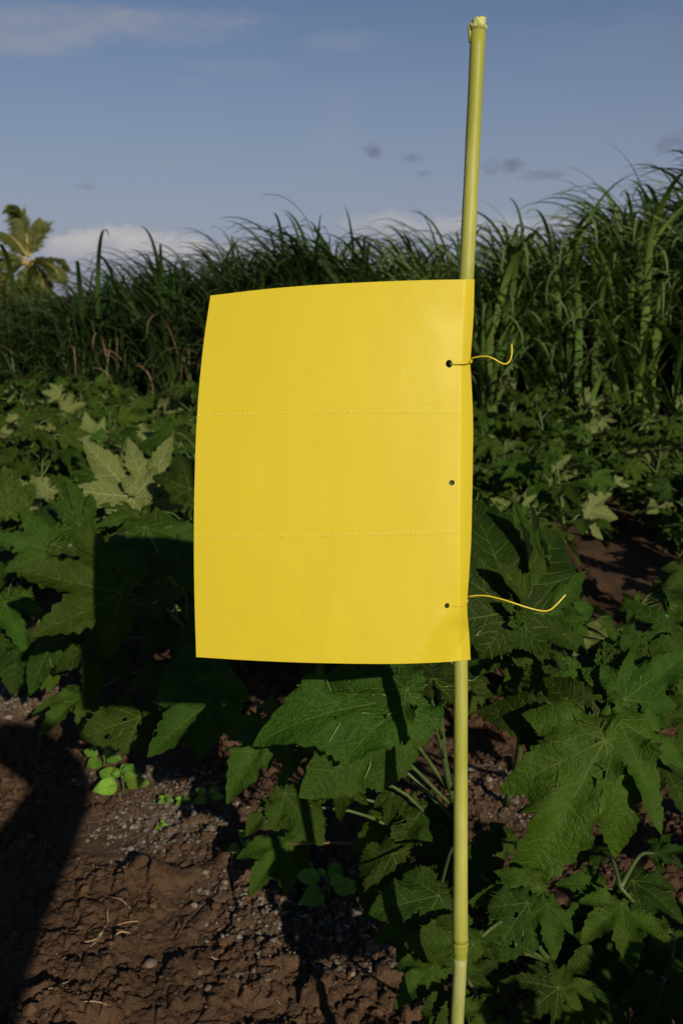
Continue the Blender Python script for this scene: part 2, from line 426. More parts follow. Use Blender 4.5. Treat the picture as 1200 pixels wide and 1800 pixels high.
P = np.stack([RNG.uniform(-1.1, 1.1, 120000), RNG.uniform(1.2, 3.3, 120000)], -1)
P = P[grit_f(P[:, 0], P[:, 1]) > RNG.uniform(.12, 1.3, len(P))][:9000]
o = scatter('grit', P, RNG.gamma(2.0, .0011, len(P))+.0014, M_GRIT); o['label'] = 'pale grey grit strewn along the edge of the plants'

# single stones
SV, SF = ico(2)
stones = [((265, 1693), .0125, 'flat round grey brown stone alone on the dark soil left of centre'),
          ((483, 1576), .012, 'round tan stone just under the low lobed okra leaf'),
          ((505, 1571), .009, 'small pale grey stone beside the round tan stone'),
          ((509, 1614), .008, 'small round brown stone in the grit left of the young weed'),
          ((536, 1615), .008, 'small brown stone nearest the young weed with a straw over it'),
          ((458, 1663), .010, 'angular tan stone at the lower left edge of the grit'),
          ((417, 1722), .014, 'broad pale flat stone half sunk in the lower soil'),
          ((367, 1744), .010, 'pinkish brown stone in the crumbly soil near the bottom edge'),
          ((470, 1735), .006, 'tiny pinkish pebble right of the broad flat stone'),
          ((655, 1676), .013, 'knobbly grey stone at the shaded edge of the okra leaves'),
          ((330, 1397), .016, 'tan lump of earth beside the small purslane sprig'),
          ((352, 1718), .007, 'small dull pebble between broad flat stone and bottom edge')]
for (p, r, lab) in stones:
    g_ = GP(*p); v = SV.copy()
    v *= RNG.uniform(.7, 1.15, 3); v = v*(1+.22*(np.array([[vnoise(np.array(q[0]*1.7+9), np.array(q[1]*1.7+q[2]*2), r*1e4)] for q in v])-.5)); v[:, 2] *= .62
    o = obj('stone', mesh('stone', v*r, SF, M_STONE), None, Matrix.Translation((g_.x, g_.y, gz(g_.x, g_.y)+r*.25)) @ Matrix.Rotation(RNG.uniform(0, 6), 4, 'Z'))
    tag(o, lab, 'stone', 'stones lying on the bare soil')

# dry straws
def straw(pix, rad, name, lab, mat=M_STRAW, extra=()):
    mb = MB()
    for pts in (pix,)+tuple(extra):
        P_ = []
        for (x, y) in pts:
            g_ = GP(x, y); P_.append((g_.x, g_.y, gz(g_.x, g_.y)+rad*1.5+.003))
        S = spline(P_, 10); mb.add(*tube(S, [rad*.62*(.6+.5*sin(pi*(i+.6)/10)) for i in range(10)], 5))
    tag(obj(name, mb.mesh(name, mat)), lab, 'straw', 'dry straws on the bare soil')
straw([(201, 1666), (213, 1664), (230, 1655)], .0026, 'straw', 'short thick white straw above the flat round stone')
straw([(89, 1779), (100, 1762), (124, 1743)], .0016, 'straw', 'pale split straw at the lower left near the big shadow', extra=([(90, 1778), (105, 1758), (121, 1742)],))
straw([(186, 1646), (190, 1630), (190, 1612)], .0018, 'straw', 'upright brown straw above the frayed root tuft')
straw([(208, 1638), (228, 1631), (245, 1626)], .0018, 'straw', 'straight tan straw above the thick white one')
straw([(150, 1672), (168, 1666), (178, 1660), (184, 1652)], .0014, 'straw', 'frayed tuft of brown root fibres on the soil', extra=([(152, 1680), (170, 1670), (182, 1655)], [(160, 1685), (174, 1672), (183, 1657)], [(148, 1668), (166, 1664), (181, 1655)]))
straw([(520, 1616), (540, 1622), (563, 1610)], .0016, 'straw', 'bent tan straw lying beside the young weed')
straw([(575, 1624), (586, 1629), (594, 1633)], .0022, 'straw', 'short orange brown straw below the young weed')
straw([(150, 1792), (172, 1790), (190, 1791)], .0015, 'straw', 'thin straw flat on the soil at the bottom edge')
straw([(198, 1595), (214, 1602), (230, 1608)], .0015, 'straw', 'grey twig under the jagged clod')
straw([(372, 1694), (380, 1693), (387, 1694)], .0018, 'straw', 'tiny white straw among crumbs in the lower middle')
straw([(482, 1762), (488, 1765), (492, 1769)], .0014, 'straw', 'tiny tan splinter near the bottom middle')

# ------------------------------------------------------------------ okra leaves
def prof(t): return max(0.0, sin(pi*min(1, t**.95)))**.85
def lobe_w(t, W_, nt, ph, amp):
    s = (t*nt+ph) % 1.0
    saw = s if s < .78 else (1-s)/.22*.78
    return W_*(sin(pi*t**.9)**.8 if 0 < t < 1 else 0)*(1+amp*(saw-.35)) + .028*(1-t)*(t > 0)
def make_leaf(name, lobes, nt=7, amp=.30, res=.055, fold=.22, droop=.22, wave=.03, seed=0, mats=None, pucker=.0028, curl=0.0, chewed=0):
    """lobes: (angle from +Y in degrees, length, half width). Stalk joint at the origin, face up."""
    rg_ = random.Random(seed); L = []
    for (a, l, w) in sorted(lobes, key=lambda q: q[0]):
        L.append((radians(a), l, w, rg_.random(), rg_.random(), nt+rg_.choice((-1, 0, 0, 1))))
    def loc(i, x, y):
        a, l = L[i][:2]
        return (x*-sin(a)+y*cos(a))/l, (-x*cos(a)-y*sin(a))/1.0           # t, side (+ = right of lobe)
    def inside(i, x, y, m=1.0):
        t, s = loc(i, x, y)
        if not 0 < t < 1: return False
        return abs(s) < lobe_w(t, L[i][2], L[i][5], L[i][3] if s > 0 else L[i][4], amp)*m
    out = [(0.0, -0.012)]
    N = 58
    for i, (a, l, w, p1, p2, n_) in enumerate(L):
        ax = (-sin(a), cos(a)); sd = (-cos(a), -sin(a))
        for half in (-1, 1):
            seq = range(1, N) if half == -1 else range(N, 0, -1)
            # right flank first (angles grow counter-clockwise, so the right flank is the clockwise side)
            for k in seq:
                t = k/N; ww = lobe_w(t, w, n_, p1 if half == -1 else p2, amp)
                s = ww*(1 if half == -1 else -1)
                # side vector for clockwise side
                x = ax[0]*t*l + (-sd[0])*s*1.0; y = ax[1]*t*l + (-sd[1])*s*1.0
                if any(inside(j, x, y, .985) for j in range(len(L)) if j != i): continue
                if out and (x-out[-1][0])**2+(y-out[-1][1])**2 < .008**2: continue
                out.append((x, y))
    pts = [Vector(p) for p in out]; n0 = len(pts)
    R = max(l[1] for l in L)
    g = np.arange(-R, R, res)
    for ii, x in enumerate(g):
        for jj, y in enumerate(g):
            q = (x+rg_.uniform(-.2, .2)*res + (jj % 2)*res*.5, y+rg_.uniform(-.2, .2)*res)
            if any(inside(i, q[0], q[1], .88) for i in range(len(L))): pts.append(Vector(q))
    v2, e2, f2, *_ = geometry.delaunay_2d_cdt(pts, [], [list(range(n0))], 1, 1e-5)
    XY = np.array([(v.x, v.y) for v in v2])
    ph = [rg_.uniform(0, 6.28) for _ in range(4)]
    bend = rg_.uniform(-.15, .15)
    def height(X, Y):
        best = np.full(X.shape, 1e9); fz = np.zeros(X.shape)
        for i, (a, l, w, *_r) in enumerate(L):
            t = (-sin(a)*X+cos(a)*Y)/l; s = (-cos(a)*X-sin(a)*Y)
            d = np.abs(s)+np.where(t < 0, -t*3, 0)+np.where(t > 1, (t-1)*3, 0)
            n = d < best; best = np.where(n, d, best)
            z = fold*(np.sqrt(s*s+.0006)-.0245)*np.clip(t*3, 0, 1) - droop*.9*l*np.clip(t, 0, 2)**2.2 \
                + wave*np.sin(t*11+np.sign(s)*1.3+ph[i % 4])*np.clip(np.abs(s)/max(w, .05), 0, 1.3)**2 \
                + pucker*np.cos((t-np.abs(s)/l*.8)*38)*np.clip(np.abs(s)*12, 0, 1)
            fz = np.where(n, z, fz)
        r = np.hypot(X, Y)
        return fz + .04*np.exp(-(r/.10)**2) + .035*np.sin(X*5+ph[0])*np.sin(Y*4+ph[1])*r + bend*X*Y + curl*X*X
    Z = height(XY[:, 0], XY[:, 1])
    V = [tuple(q) for q in np.column_stack([XY, Z])]
    F = []; 
    for f in f2:
        a, b, c = [XY[i] for i in f[:3]]
        F.append(tuple(f) if (b[0]-a[0])*(c[1]-a[1])-(b[1]-a[1])*(c[0]-a[0]) > 0 else tuple(reversed(f)))
    if chewed:
        hs_ = []
        while len(hs_) < chewed:
            a, l, w = L[rg_.randrange(len(L))][:3]; t = rg_.uniform(.3, .85); q = rg_.uniform(.35, .9)*w*rg_.choice((-1, 1))
            hs_.append((-sin(a)*t*l-cos(a)*q, cos(a)*t*l-sin(a)*q, rg_.uniform(.022, .055)))
        F = [f for f in F if not any((XY[list(f), 0].mean()-hx)**2+(XY[list(f), 1].mean()-hy)**2 < hr*hr for hx, hy, hr in hs_)]
    mi = [0]*len(F)
    def strip(p0, p1, w0, w1, n, off, cv=0.0):
        k = len(V); dx, dy = p1[0]-p0[0], p1[1]-p0[1]; ln = math.hypot(dx, dy); nxv, nyv = -dy/ln, dx/ln
        A = []
        for i in range(n+1):
            t = i/n; w = w0+(w1-w0)*t; bx = cv*ln*sin(pi*t)
            cx, cy = p0[0]+dx*t+nxv*bx, p0[1]+dy*t+nyv*bx
            for s in (-1, 0, 1): A.append((cx+nxv*w*s, cy+nyv*w*s, abs(s)))
        A = np.array(A); h = height(A[:, 0], A[:, 1]) + off*(1-A[:, 2]*.9)+(off*.25)
        for q, z in zip(A, h): V.append((q[0], q[1], z))
        for i in range(n):
            for s in (0, 1):
                f = (k+i*3+s, k+i*3+s+1, k+i*3+s+4, k+i*3+s+3)
                F.append(tuple(reversed(f)) if off > 0 else f); mi.append(1 if off > 0 else 2)
    for (a, l, w, p1, p2, n_) in L:
        ax = (-sin(a), cos(a)); sd = (-cos(a), -sin(a)); l9 = l*.95
        strip((0, 0), (ax[0]*l9, ax[1]*l9), .0075, .0018, 14, .005)
        strip((0, 0), (ax[0]*l9, ax[1]*l9), .011, .003, 12, -.010)
        for t in (.26, .42, .57, .72, .85):
            for s in (-1, 1):
                t0 = t+rg_.uniform(-.035, .035); wl = lobe_w(min(.97, t0+.12), w, n_, 0, 0)
                b = (ax[0]*t0*l, ax[1]*t0*l); q = .88*wl
                e = (b[0]+sd[0]*s*q+ax[0]*q*1.0, b[1]+sd[1]*s*q+ax[1]*q*1.0)
                if q > .04:
                    strip(b, e, .0030, .0010, 5, .0030, .06*s); strip(b, e, .0045, .0014, 4, -.0060, .06*s)
    uvv = np.array([(p[0], p[1]) for p in V])
    return mesh(name, V, F, mats or [M_LEAF, M_VEIN, M_VEIN2], True, mi, uvv)

def deep(k): return [(0, 1, .17), (42, .92, .15), (-42, .92, .15), (86, .70, .13), (-88, .70, .13), (128, .42, .12), (-130, .42, .12)]
SH = {
 'deep': dict(lobes=[(0, 1, .145), (40, .82, .125), (-41, .84, .125), (84, .60, .115), (-86, .58, .115), (125, .30, .10), (-126, .30, .10)], nt=7, amp=.46),
 'mid': dict(lobes=[(0, 1, .25), (44, .86, .21), (-45, .86, .21), (92, .60, .18), (-92, .60, .18), (138, .34, .14), (-138, .34, .14)], nt=8, amp=.30),
 'tri': dict(lobes=[(0, 1, .24), (50, .80, .20), (-50, .82, .20), (105, .40, .17), (-105, .40, .17)], nt=8, amp=.30),
 'oval': dict(lobes=[(0, 1, .34), (48, .62, .26), (-48, .62, .26), (110, .28, .16), (-110, .28, .16)], nt=9, amp=.20),
 'long': dict(lobes=[(0, 1, .27), (34, .62, .18), (-34, .60, .18), (85, .35, .15), (-85, .33, .15)], nt=10, amp=.22),
 'fan': dict(lobes=[(0, 1, .18), (43, .88, .165), (-44, .92, .165), (92, .62, .15), (-90, .58, .145)], nt=8, amp=.38),
 'hand': dict(lobes=[(0, 1, .185), (36, .66, .13), (-38, .64, .13), (80, .48, .14), (-82, .42, .13), (130, .2, .10), (-130, .2, .10)], nt=11, amp=.30),
}
LV = {}
sd_ = 1
for k, d in SH.items():
    LV[k] = []
    for j in range(4):
        sd_ += 1; rr = random.Random(sd_*7)
        lb = [(a+rr.uniform(-6, 6), l*rr.uniform(.88, 1.08) if a else 1, w*rr.uniform(.9, 1.12)) for a, l, w in d['lobes']]
        LV[k].append(make_leaf('leaf', lb, d['nt'], d['amp'], .055, rr.uniform(.12, .60)+(.25 if k == 'hand' else 0), rr.uniform(.12, .60), rr.uniform(.03, .075)+(.02 if k in ('hand', 'tri') else 0), sd_, None, .0028, 0.0, (0, 0, 3, 9)[j]))
LV['young'] = [make_leaf('leaf', [(0, 1, .22), (38, .75, .18), (-38, .75, .18), (90, .4, .15), (-90, .4, .15)], 9, .34, .045, .75, .15, .05, 90+j, [M_YOUNG, M_VEIN, M_VEIN2], .022) for j in range(2)]

def leaf_matrix(J, axis_, normal, size, sx_=1.0):
    y = axis_.normalized(); z = (normal - y*normal.dot(y)).normalized(); x = y.cross(z)
    M = Matrix.Identity(4)
    for i in range(3): M[i][0] = x[i]*size*sx_; M[i][1] = y[i]*size; M[i][2] = z[i]*size; M[i][3] = J[i]
    return M

# ------------------------------------------------------------------ okra plants in the foreground
def okra(name_label, base, top, leaves, red=False, stem_r=.008, group='okra plants at the near edge of the field', bend=(0, 0, 0)):
    """leaves: (shape, variant, (x,y,D) joint, (x,y,D) tip of the middle lobe, roll degrees, stem fraction or None)"""
    base = Vector(base); base.z = gz(base.x, base.y)-.01
    root = empty('okra_plant', base, name_label, 'okra plant', group)
    S = spline([base, (base*2+Vector(top))/3+Vector((.02, .01, .01)), (base+Vector(top)*2)/3+Vector(bend), top], 14)
    V, F = tube(S, [stem_r*(1.15-.80*i/13) for i in range(14)], 8)
    obj('stem', mesh('stem', V, F, M_STEM), root)
    for lf in leaves:
        sh, v, j, tp, roll, frac = lf[:6]; extra = lf[6] if len(lf) > 6 else {}
        J, T = U(*j), U(*tp); ax = T-J; size = ax.length*1.03
        n0 = Vector(extra.get('n', (.12, -.55, .83)))
        y = ax.normalized(); n = (n0-y*n0.dot(y)).normalized(); n = Matrix.Rotation(radians(roll), 3, y) @ n
        me_ = LV[sh][v % len(LV[sh])]
        lo = obj('leaf', me_, root, leaf_matrix(J, y, n, size, extra.get('sx', 1)))
        if 'label' in extra: lo['label'] = extra['label']
        if frac is not None:
            A = S[int(frac*13)]; d = (J-A)
            mid = A + d*.5 + Vector((0, 0, min(.05, d.length*.15)))
            PS = spline([A, mid, J], 9); rr = extra.get('pr', .0026); J = J-n*.006
            V, F = tube(PS, [rr*(1.25-.45*i/8) for i in range(9)], 7)
            obj('petiole', mesh('petiole', V, F, M_STEMRED if extra.get('red') else M_STEM), root)
    return root

# plant under the board
okra('broad leaved okra plant directly under and behind the yellow board', (.21, 1.62, 0), U(770, 1180, 1.46), [
    ('long', 0, (722, 1228, 1.31), (460, 1250, 1.25), 10, .8, {'n': (.1, -.55, .83), 'sx': .9}),
    ('hand', 2, (715, 1215, 1.30), (545, 1192, 1.32), -6, .8, {'n': (.1, -.6, .8)}),
    ('long', 0, (715, 1245, 1.33), (552, 1384, 1.24), -10, .7, {'n': (.1, -.8, .6)}),
    ('mid', 1, (760, 1200, 1.36), (742, 1120, 1.5), 0, .9),
    ('hand', 2, (498, 1262, 1.48), (388, 1385, 1.42), 12, .5, {'n': (.1, -.7, .7)}),
    ('hand', 1, (600, 1235, 1.5), (455, 1258, 1.46), 5, .6),
    ('oval', 1, (500, 1395, 1.66), (555, 1478, 1.60), 0, .25, {'n': (0, -.7, .7)}),
    ('deep', 1, (610, 1360, 1.62), (520, 1420, 1.64), -25, .3),
    ('oval', 3, (490, 1415, 1.66), (425, 1450, 1.64), 20, .2, {'label': 'chewed leaf full of insect holes'}),
    ('mid', 0, (505, 1484, 1.80), (437, 1550, 1.74), 0, .12, {'n': (0, -.5, .86), 'red': True, 'label': 'low spread lobed leaf on a red stalk'}),
    ('oval', 0, (690, 1500, 1.62), (640, 1600, 1.58), 10, .15),
    ('oval', 1, (770, 1575, 1.32), (655, 1585, 1.30), 0, .3, {'n': (0, -.6, .8)}),
    ('deep', 0, (700, 1430, 1.75), (610, 1500, 1.75), 0, .2),
    ('tri', 2, (745, 1420, 1.7), (790, 1520, 1.6), 0, .2),
    ('young', 0, (690, 1395, 1.7), (680, 1445, 1.66), 0, .2),
    ('mid', 1, (700, 1190, 1.6), (600, 1150, 1.75), 10, .8),
    ('deep', 2, (560, 1300, 1.68), (480, 1370, 1.66), 10, .4),
    ('fan', 1, (640, 1330, 1.75), (560, 1340, 1.85), 0, .5),
])
# plants behind the board on the left
okra('okra plant left of the board with one big spread leaf half in its shadow', (-.28, 2.42, 0), U(300, 1080, 2.2), [
    ('fan', 0, (212, 1045, 2.08), (30, 1000, 2.02), 6, .9, {'n': (.2, -.75, .62), 'label': 'big spread five lobed leaf cut by the board shadow'}),
    ('deep', 0, (230, 1060, 2.1), (185, 905, 2.22), 10, .9, {'n': (.1, -.9, .4)}),
    ('mid', 0, (255, 930, 2.35), (340, 1010, 2.25), 0, .95),
    ('tri', 1, (310, 1180, 2.1), (255, 1245, 2.0), 0, .6),
    ('oval', 1, (375, 1165, 2.0), (275, 1220, 1.92), 0, .7),
    ('tri', 2, (370, 1235, 1.85), (272, 1292, 1.76), 0, .5, {'n': (.1, -.7, .7)}),
    ('oval', 2, (245, 1262, 2.05), (152, 1285, 1.98), -5, .4, {'n': (.1, -.7, .7)}),
    ('deep', 1, (150, 1220, 2.3), (70, 1275, 2.2), 10, .4),
    ('mid', 2, (330, 1070, 2.3), (330, 1180, 2.15), 0, .8),
    ('tri', 0, (180, 1130, 2.3), (150, 1210, 2.2), 0, .6),
    ('deep', 2, (290, 1240, 2.1), (210, 1300, 2.05), 25, .3),
    ('long', 1, (370, 1190, 1.9), (405, 1270, 1.8), 10, .4),
    ('fan', 2, (330, 960, 2.5), (250, 1000, 2.4), 0, .9),
], bend=(.02, 0, .02))
okra('okra plant with pale sunlit upturned leaves at the left of the board', (-.62, 2.98, 0), U(250, 880, 2.65), [
    ('mid', 0, (235, 872, 2.58), (160, 795, 2.62), 0, 1, {'n': (-.3, .93, -.1), 'label': 'pale sunlit leaf turned to show its underside'}),
    ('fan', 1, (262, 868, 2.6), (292, 775, 2.64), 0, 1, {'n': (-.3, .93, .05), 'label': 'upright pale leaf showing its underside'}),
    ('tri', 1, (335, 862, 2.45), (318, 780, 2.5), 0, .9, {'n': (.2, -.9, .3)}),
    ('deep', 2, (240, 905, 2.5), (190, 915, 2.4), 10, .9, {'n': (.3, -.8, .4)}),
    ('young', 1, (140, 925, 2.5), (120, 838, 2.5), 20, .8),
    ('mid', 1, (270, 930, 2.5), (300, 960, 2.3), 0, .8),
    ('deep', 0, (200, 910, 2.7), (110, 900, 2.6), 10, .8),
    ('tri', 2, (150, 960, 2.7), (90, 900, 2.75), 0, .6),
])
okra('okra plant with raised pointed leaves at the left edge of the photo', (-1.06, 2.95, 0), U(60, 950, 2.55), [
    ('fan', 2, (92, 968, 2.45), (-10, 935, 2.4), 0, .95, {'n': (.2, -.8, .5)}),
    ('deep', 0, (95, 960, 2.45), (70, 860, 2.55), 0, .95, {'n': (.2, -.9, .3)}),
    ('young', 0, (18, 905, 2.5), (10, 815, 2.55), 0, 1, {'n': (.4, -.8, .2)}),
    ('deep', 1, (10, 1060, 2.5), (40, 1120, 2.4), 10, .7),
    ('tri', 0, (30, 1040, 2.6), (-30, 1090, 2.5), 0, .6),
    ('mid', 2, (20, 950, 2.7), (-20, 1010, 2.5), 0, .8),
])
okra('small okra plant with drooping folded leaves above the bare soil at far left', (-.92, 2.62, 0), U(70, 1090, 2.45), [
    ('long', 2, (112, 1105, 2.35), (40, 1185, 2.25), 35, .9, {'n': (.5, -.6, .5)}),
    ('deep', 2, (60, 1130, 2.45), (10, 1160, 2.4), 0, .7),
    ('tri', 2, (95, 1170, 2.4), (40, 1205, 2.35), 15, .5),
    ('oval', 0, (40, 1120, 2.5), (20, 1190, 2.4), 0, .8),
    ('deep', 1, (20, 1150, 2.5), (-30, 1180, 2.45), 0, .6),
])
# right of the stake
okra('upright okra plant behind the lower wire right of the board', (.36, 2.0, 0), U(917, 1088, 1.62), [
    ('mid', 0, (897, 1078, 1.58), (852, 838, 1.66), 0, 1, {'n': (.25, -.95, .15), 'label': 'tall dark upright leaf beside the board edge'}),
    ('deep', 1, (925, 1085, 1.62), (1004, 898, 1.72), 55, 1, {'n': (.2, -.9, .3)}),
    ('deep', 2, (930, 1085, 1.6), (1046, 1002, 1.62), 15, 1, {'n': (.2, -.85, .45)}),
    ('young', 0, (908, 1092, 1.57), (895, 1018, 1.57), 25, 1, {'n': (.5, -.8, .2), 'label': 'folded yellow green young leaf at the shoot tip'}),
    ('young', 1, (918, 1092, 1.56), (925, 1062, 1.55), -30, 1, {'n': (.5, -.8, .2)}),
    ('mid', 3, (930, 1080, 1.66), (1030, 1125, 1.6), 0, .95, {'n': (.1, -.7, .65)}),
    ('mid', 1, (900, 1085, 1.68), (848, 1155, 1.64), 0, .9),
    ('tri', 1, (885, 1060, 1.7), (825, 1050, 1.66), 0, .9),
    ('deep', 0, (915, 1130, 1.75), (905, 1220, 1.70), 0, .8),
    ('tri', 2, (870, 1130, 1.8), (830, 1110, 1.8), 0, .7),
    ('oval', 1, (980, 1190, 1.9), (930, 1230, 1.85), 0, .5),
], stem_r=.0075)
okra('large okra plant at the right with a long drooping leaf in full sun', (.72, 1.78, 0), U(1085, 1225, 1.55), [
    ('hand', 0, (1057, 1303, 1.44), (932, 1582, 1.34), 0, .9, {'n': (.1, -.85, .5), 'red': True, 'label': 'longest drooping leaf with deep lobes hanging towards the soil'}),
    ('hand', 1, (1066, 1288, 1.5), (862, 1238, 1.5), -4, .95, {'n': (.1, -.8, .6), 'sx': 1.1}),
    ('tri', 0, (1070, 1286, 1.52), (1008, 1160, 1.6), 0, .95, {'n': (.1, -.9, .4)}),
    ('young', 0, (1085, 1225, 1.55), (1135, 1112, 1.58), 0, 1, {'n': (.3, -.9, .3), 'label': 'bright crumpled young leaf'}),
    ('young', 1, (1080, 1220, 1.52), (1058, 1130, 1.56), 0, 1, {'n': (-.2, -.9, .3)}),
    ('hand', 2, (1095, 1230, 1.5), (1215, 1150, 1.5), 0, .95, {'n': (.2, -.75, .6)}),
    ('deep', 2, (1085, 1270, 1.46), (1190, 1420, 1.36), 10, .9, {'n': (.3, -.7, .6)}),
    ('young', 1, (1035, 1200, 1.56), (985, 1150, 1.58), 10, .95),
    ('mid', 1, (1100, 1290, 1.55), (1150, 1250, 1.5), 0, .9),
    ('deep', 0, (1160, 1340, 1.5), (1230, 1420, 1.42), 0, .8),
    ('oval', 0, (990, 1290, 1.62), (925, 1310, 1.62), 0, .8),
    ('tri', 2, (1090, 1150, 1.62), (1080, 1060, 1.66), 50, 1, {'n': (.3, -.9, .2)}),
], stem_r=.009)
okra('okra plant cut by the right edge with dark upright leaves', (1.08, 2.1, 0), U(1230, 1120, 1.8), [
    ('deep', 0, (1200, 1130, 1.78), (1180, 1010, 1.85), 0, 1, {'n': (.2, -.9, .3)}),
    ('mid', 2, (1230, 1150, 1.7), (1130, 1200, 1.68), 0, .9),
    ('tri', 1, (1235, 1080, 1.8), (1215, 1000, 1.9), 0, 1),
    ('fan', 1, (1240, 1250, 1.75), (1190, 1330, 1.7), 0, .7),
], stem_r=.008)
okra('low okra plant with small sunlit leaves at the foot of the stake', (.33, 1.34, 0), U(930, 1590, 1.36), [
    ('hand', 1, (945, 1560, 1.36), (845, 1582, 1.33), 0, .95, {'n': (.1, -.8, .6)}),
    ('oval', 2, (925, 1588, 1.33), (872, 1678, 1.27), 0, .9, {'n': (.1, -.8, .6)}),
    ('tri', 0, (960, 1590, 1.33), (975, 1668, 1.28), 0, .9),
    ('deep', 1, (935, 1580, 1.38), (915, 1505, 1.42), 0, 1, {'n': (.1, -.9, .4)}),
    ('oval', 0, (830, 1660, 1.25), (738, 1655, 1.22), 0, .8, {'n': (.1, -.7, .7)}),
    ('young', 1, (845, 1640, 1.3), (875, 1700, 1.28), 0, .8),
    ('mid', 2, (870, 1600, 1.42), (820, 1540, 1.45), 0, .8),
    ('tri', 2, (760, 1700, 1.3), (700, 1745, 1.26), 10, .5),
    ('mid', 1, (800, 1620, 1.4), (715, 1690, 1.38), 0, .6),
    ('mid', 0, (890, 1480, 1.6), (830, 1460, 1.62), 0, 1), ('deep', 2, (850, 1700, 1.4), (900, 1750, 1.36), 0, .5), ('tri', 1, (770, 1560, 1.5), (740, 1500, 1.55), 0, .7), ('fan', 2, (730, 1620, 1.5), (650, 1650, 1.5), 0, .5), ('mid', 2, (840, 1540, 1.5), (850, 1470, 1.55), 0, .8),
], stem_r=.006)
okra('dark shaded okra plant in the bottom right corner', (.62, 1.42, 0), U(1090, 1560, 1.4), [
    ('fan', 0, (1090, 1590, 1.42), (1120, 1700, 1.34), 0, .9),
    ('mid', 0, (1110, 1550, 1.45), (1200, 1600, 1.4), 0, .9),
    ('fan', 2, (1060, 1560, 1.46), (1000, 1600, 1.42), 0, .8),
    ('oval', 1, (1180, 1690, 1.4), (1240, 1720, 1.35), 0, .6),
    ('mid', 2, (1130, 1640, 1.44), (1210, 1740, 1.38), 0, .6), ('fan', 1, (1040, 1640, 1.48), (960, 1640, 1.46), 0, .5),
    ('mid', 1, (1090, 1680, 1.42), (1060, 1790, 1.34), 0, .5), ('deep', 2, (1150, 1500, 1.52), (1210, 1480, 1.5), 0, 1), ('tri', 1, (1060, 1500, 1.5), (1010, 1480, 1.55), 0, 1),
    ('fan', 0, (1160, 1740, 1.36), (1150, 1830, 1.3), 0, .4), ('mid', 0, (1080, 1770, 1.34), (1000, 1800, 1.3), 0, .3), ('tri', 2, (1010, 1660, 1.5), (940, 1720, 1.45), 0, .4),
], stem_r=.007)
okra('small star leaved okra plant low at the bottom right, one red leaf joint', (.335, 1.22, 0), U(984, 1760, 1.30), [
    ('deep', 0, (978, 1738, 1.28), (922, 1800, 1.22), 0, .9, {'n': (.1, -.8, .6)}),
    ('deep', 1, (980, 1735, 1.28), (965, 1682, 1.30), 0, .95, {'n': (.1, -.9, .4)}),
    ('tri', 0, (985, 1740, 1.28), (1035, 1728, 1.27), 0, .9),
    ('mid', 1, (1000, 1745, 1.3), (1015, 1810, 1.24), 0, .8),
], stem_r=.004)
okra('bright leafy okra seedling at the bottom edge right of the stake', (.24, 1.22, 0), U(850, 1790, 1.2), [
    ('oval', 1, (850, 1770, 1.2), (835, 1830, 1.15), 0, .9, {'n': (.1, -.8, .6)}),
    ('young', 0, (840, 1775, 1.2), (885, 1765, 1.2), 0, .9),
    ('oval', 2, (835, 1770, 1.22), (770, 1800, 1.2), 0, .9),
    ('tri', 1, (820, 1720, 1.26), (870, 1690, 1.26), 0, .9),
    ('oval', 0, (790, 1760, 1.24), (760, 1830, 1.2), 0, .8),
], stem_r=.004)

# unseen okra plants added right of the frame to shade the bottom right corner
def shade_plant(x, y, seed, lab):
    r_ = random.Random(seed); z0 = gz(x, y); root = empty('okra_plant', (x, y, z0-.01), lab, 'okra plant', 'unseen okra added beside the viewer for shade')
    S = spline([(x, y, z0-.01), (x+.01, y, z0+.22), (x, y+.02, z0+.42)], 8); mb = MB(); mb.add(*tube(S, [.008*(1.1-.7*i/7) for i in range(8)], 6)); LL = []
    for k in range(15):
        f = .2+.8*k/15; A = S[min(7, int(f*7.99))]; a = k*2.4+seed; o_ = Vector((cos(a), sin(a), 0)); p_ = .19*(1.1-.5*f)
        J = A+o_*p_+Vector((0, 0, p_*.45)); mb.add(*tube([A, (A+J)/2+Vector((0, 0, .02)), J], [.0035, .003, .0025], 5, False))
        LL.append((LV[r_.choice(('mid', 'deep', 'fan'))][r_.randrange(3)], leaf_matrix(J, (o_+Vector((0, 0, r_.uniform(-.5, .2)))).normalized(), Vector((.2, -.3, .9))+Vector((r_.gauss(0, .3), r_.gauss(0, .3), 0)), r_.uniform(.13, .19)*(1.1-.4*f))))
    obj('stem', mb.mesh('stem', M_STEM), root)
    for me_, M in LL: obj('leaf', me_, root, M)
for i, (x, y) in enumerate(((.70, .66), (.98, .98), (.52, .50), (.86, .50))):
    shade_plant(x, y, 11+i, ('unseen okra plant added for shade beside the viewer just past the right frame edge', 'unseen okra plant added for shade below the right edge leaves', 'unseen okra plant added for shade closest to the kneeling photographer', 'outermost unseen okra plant added for shade right of the photographer')[i])

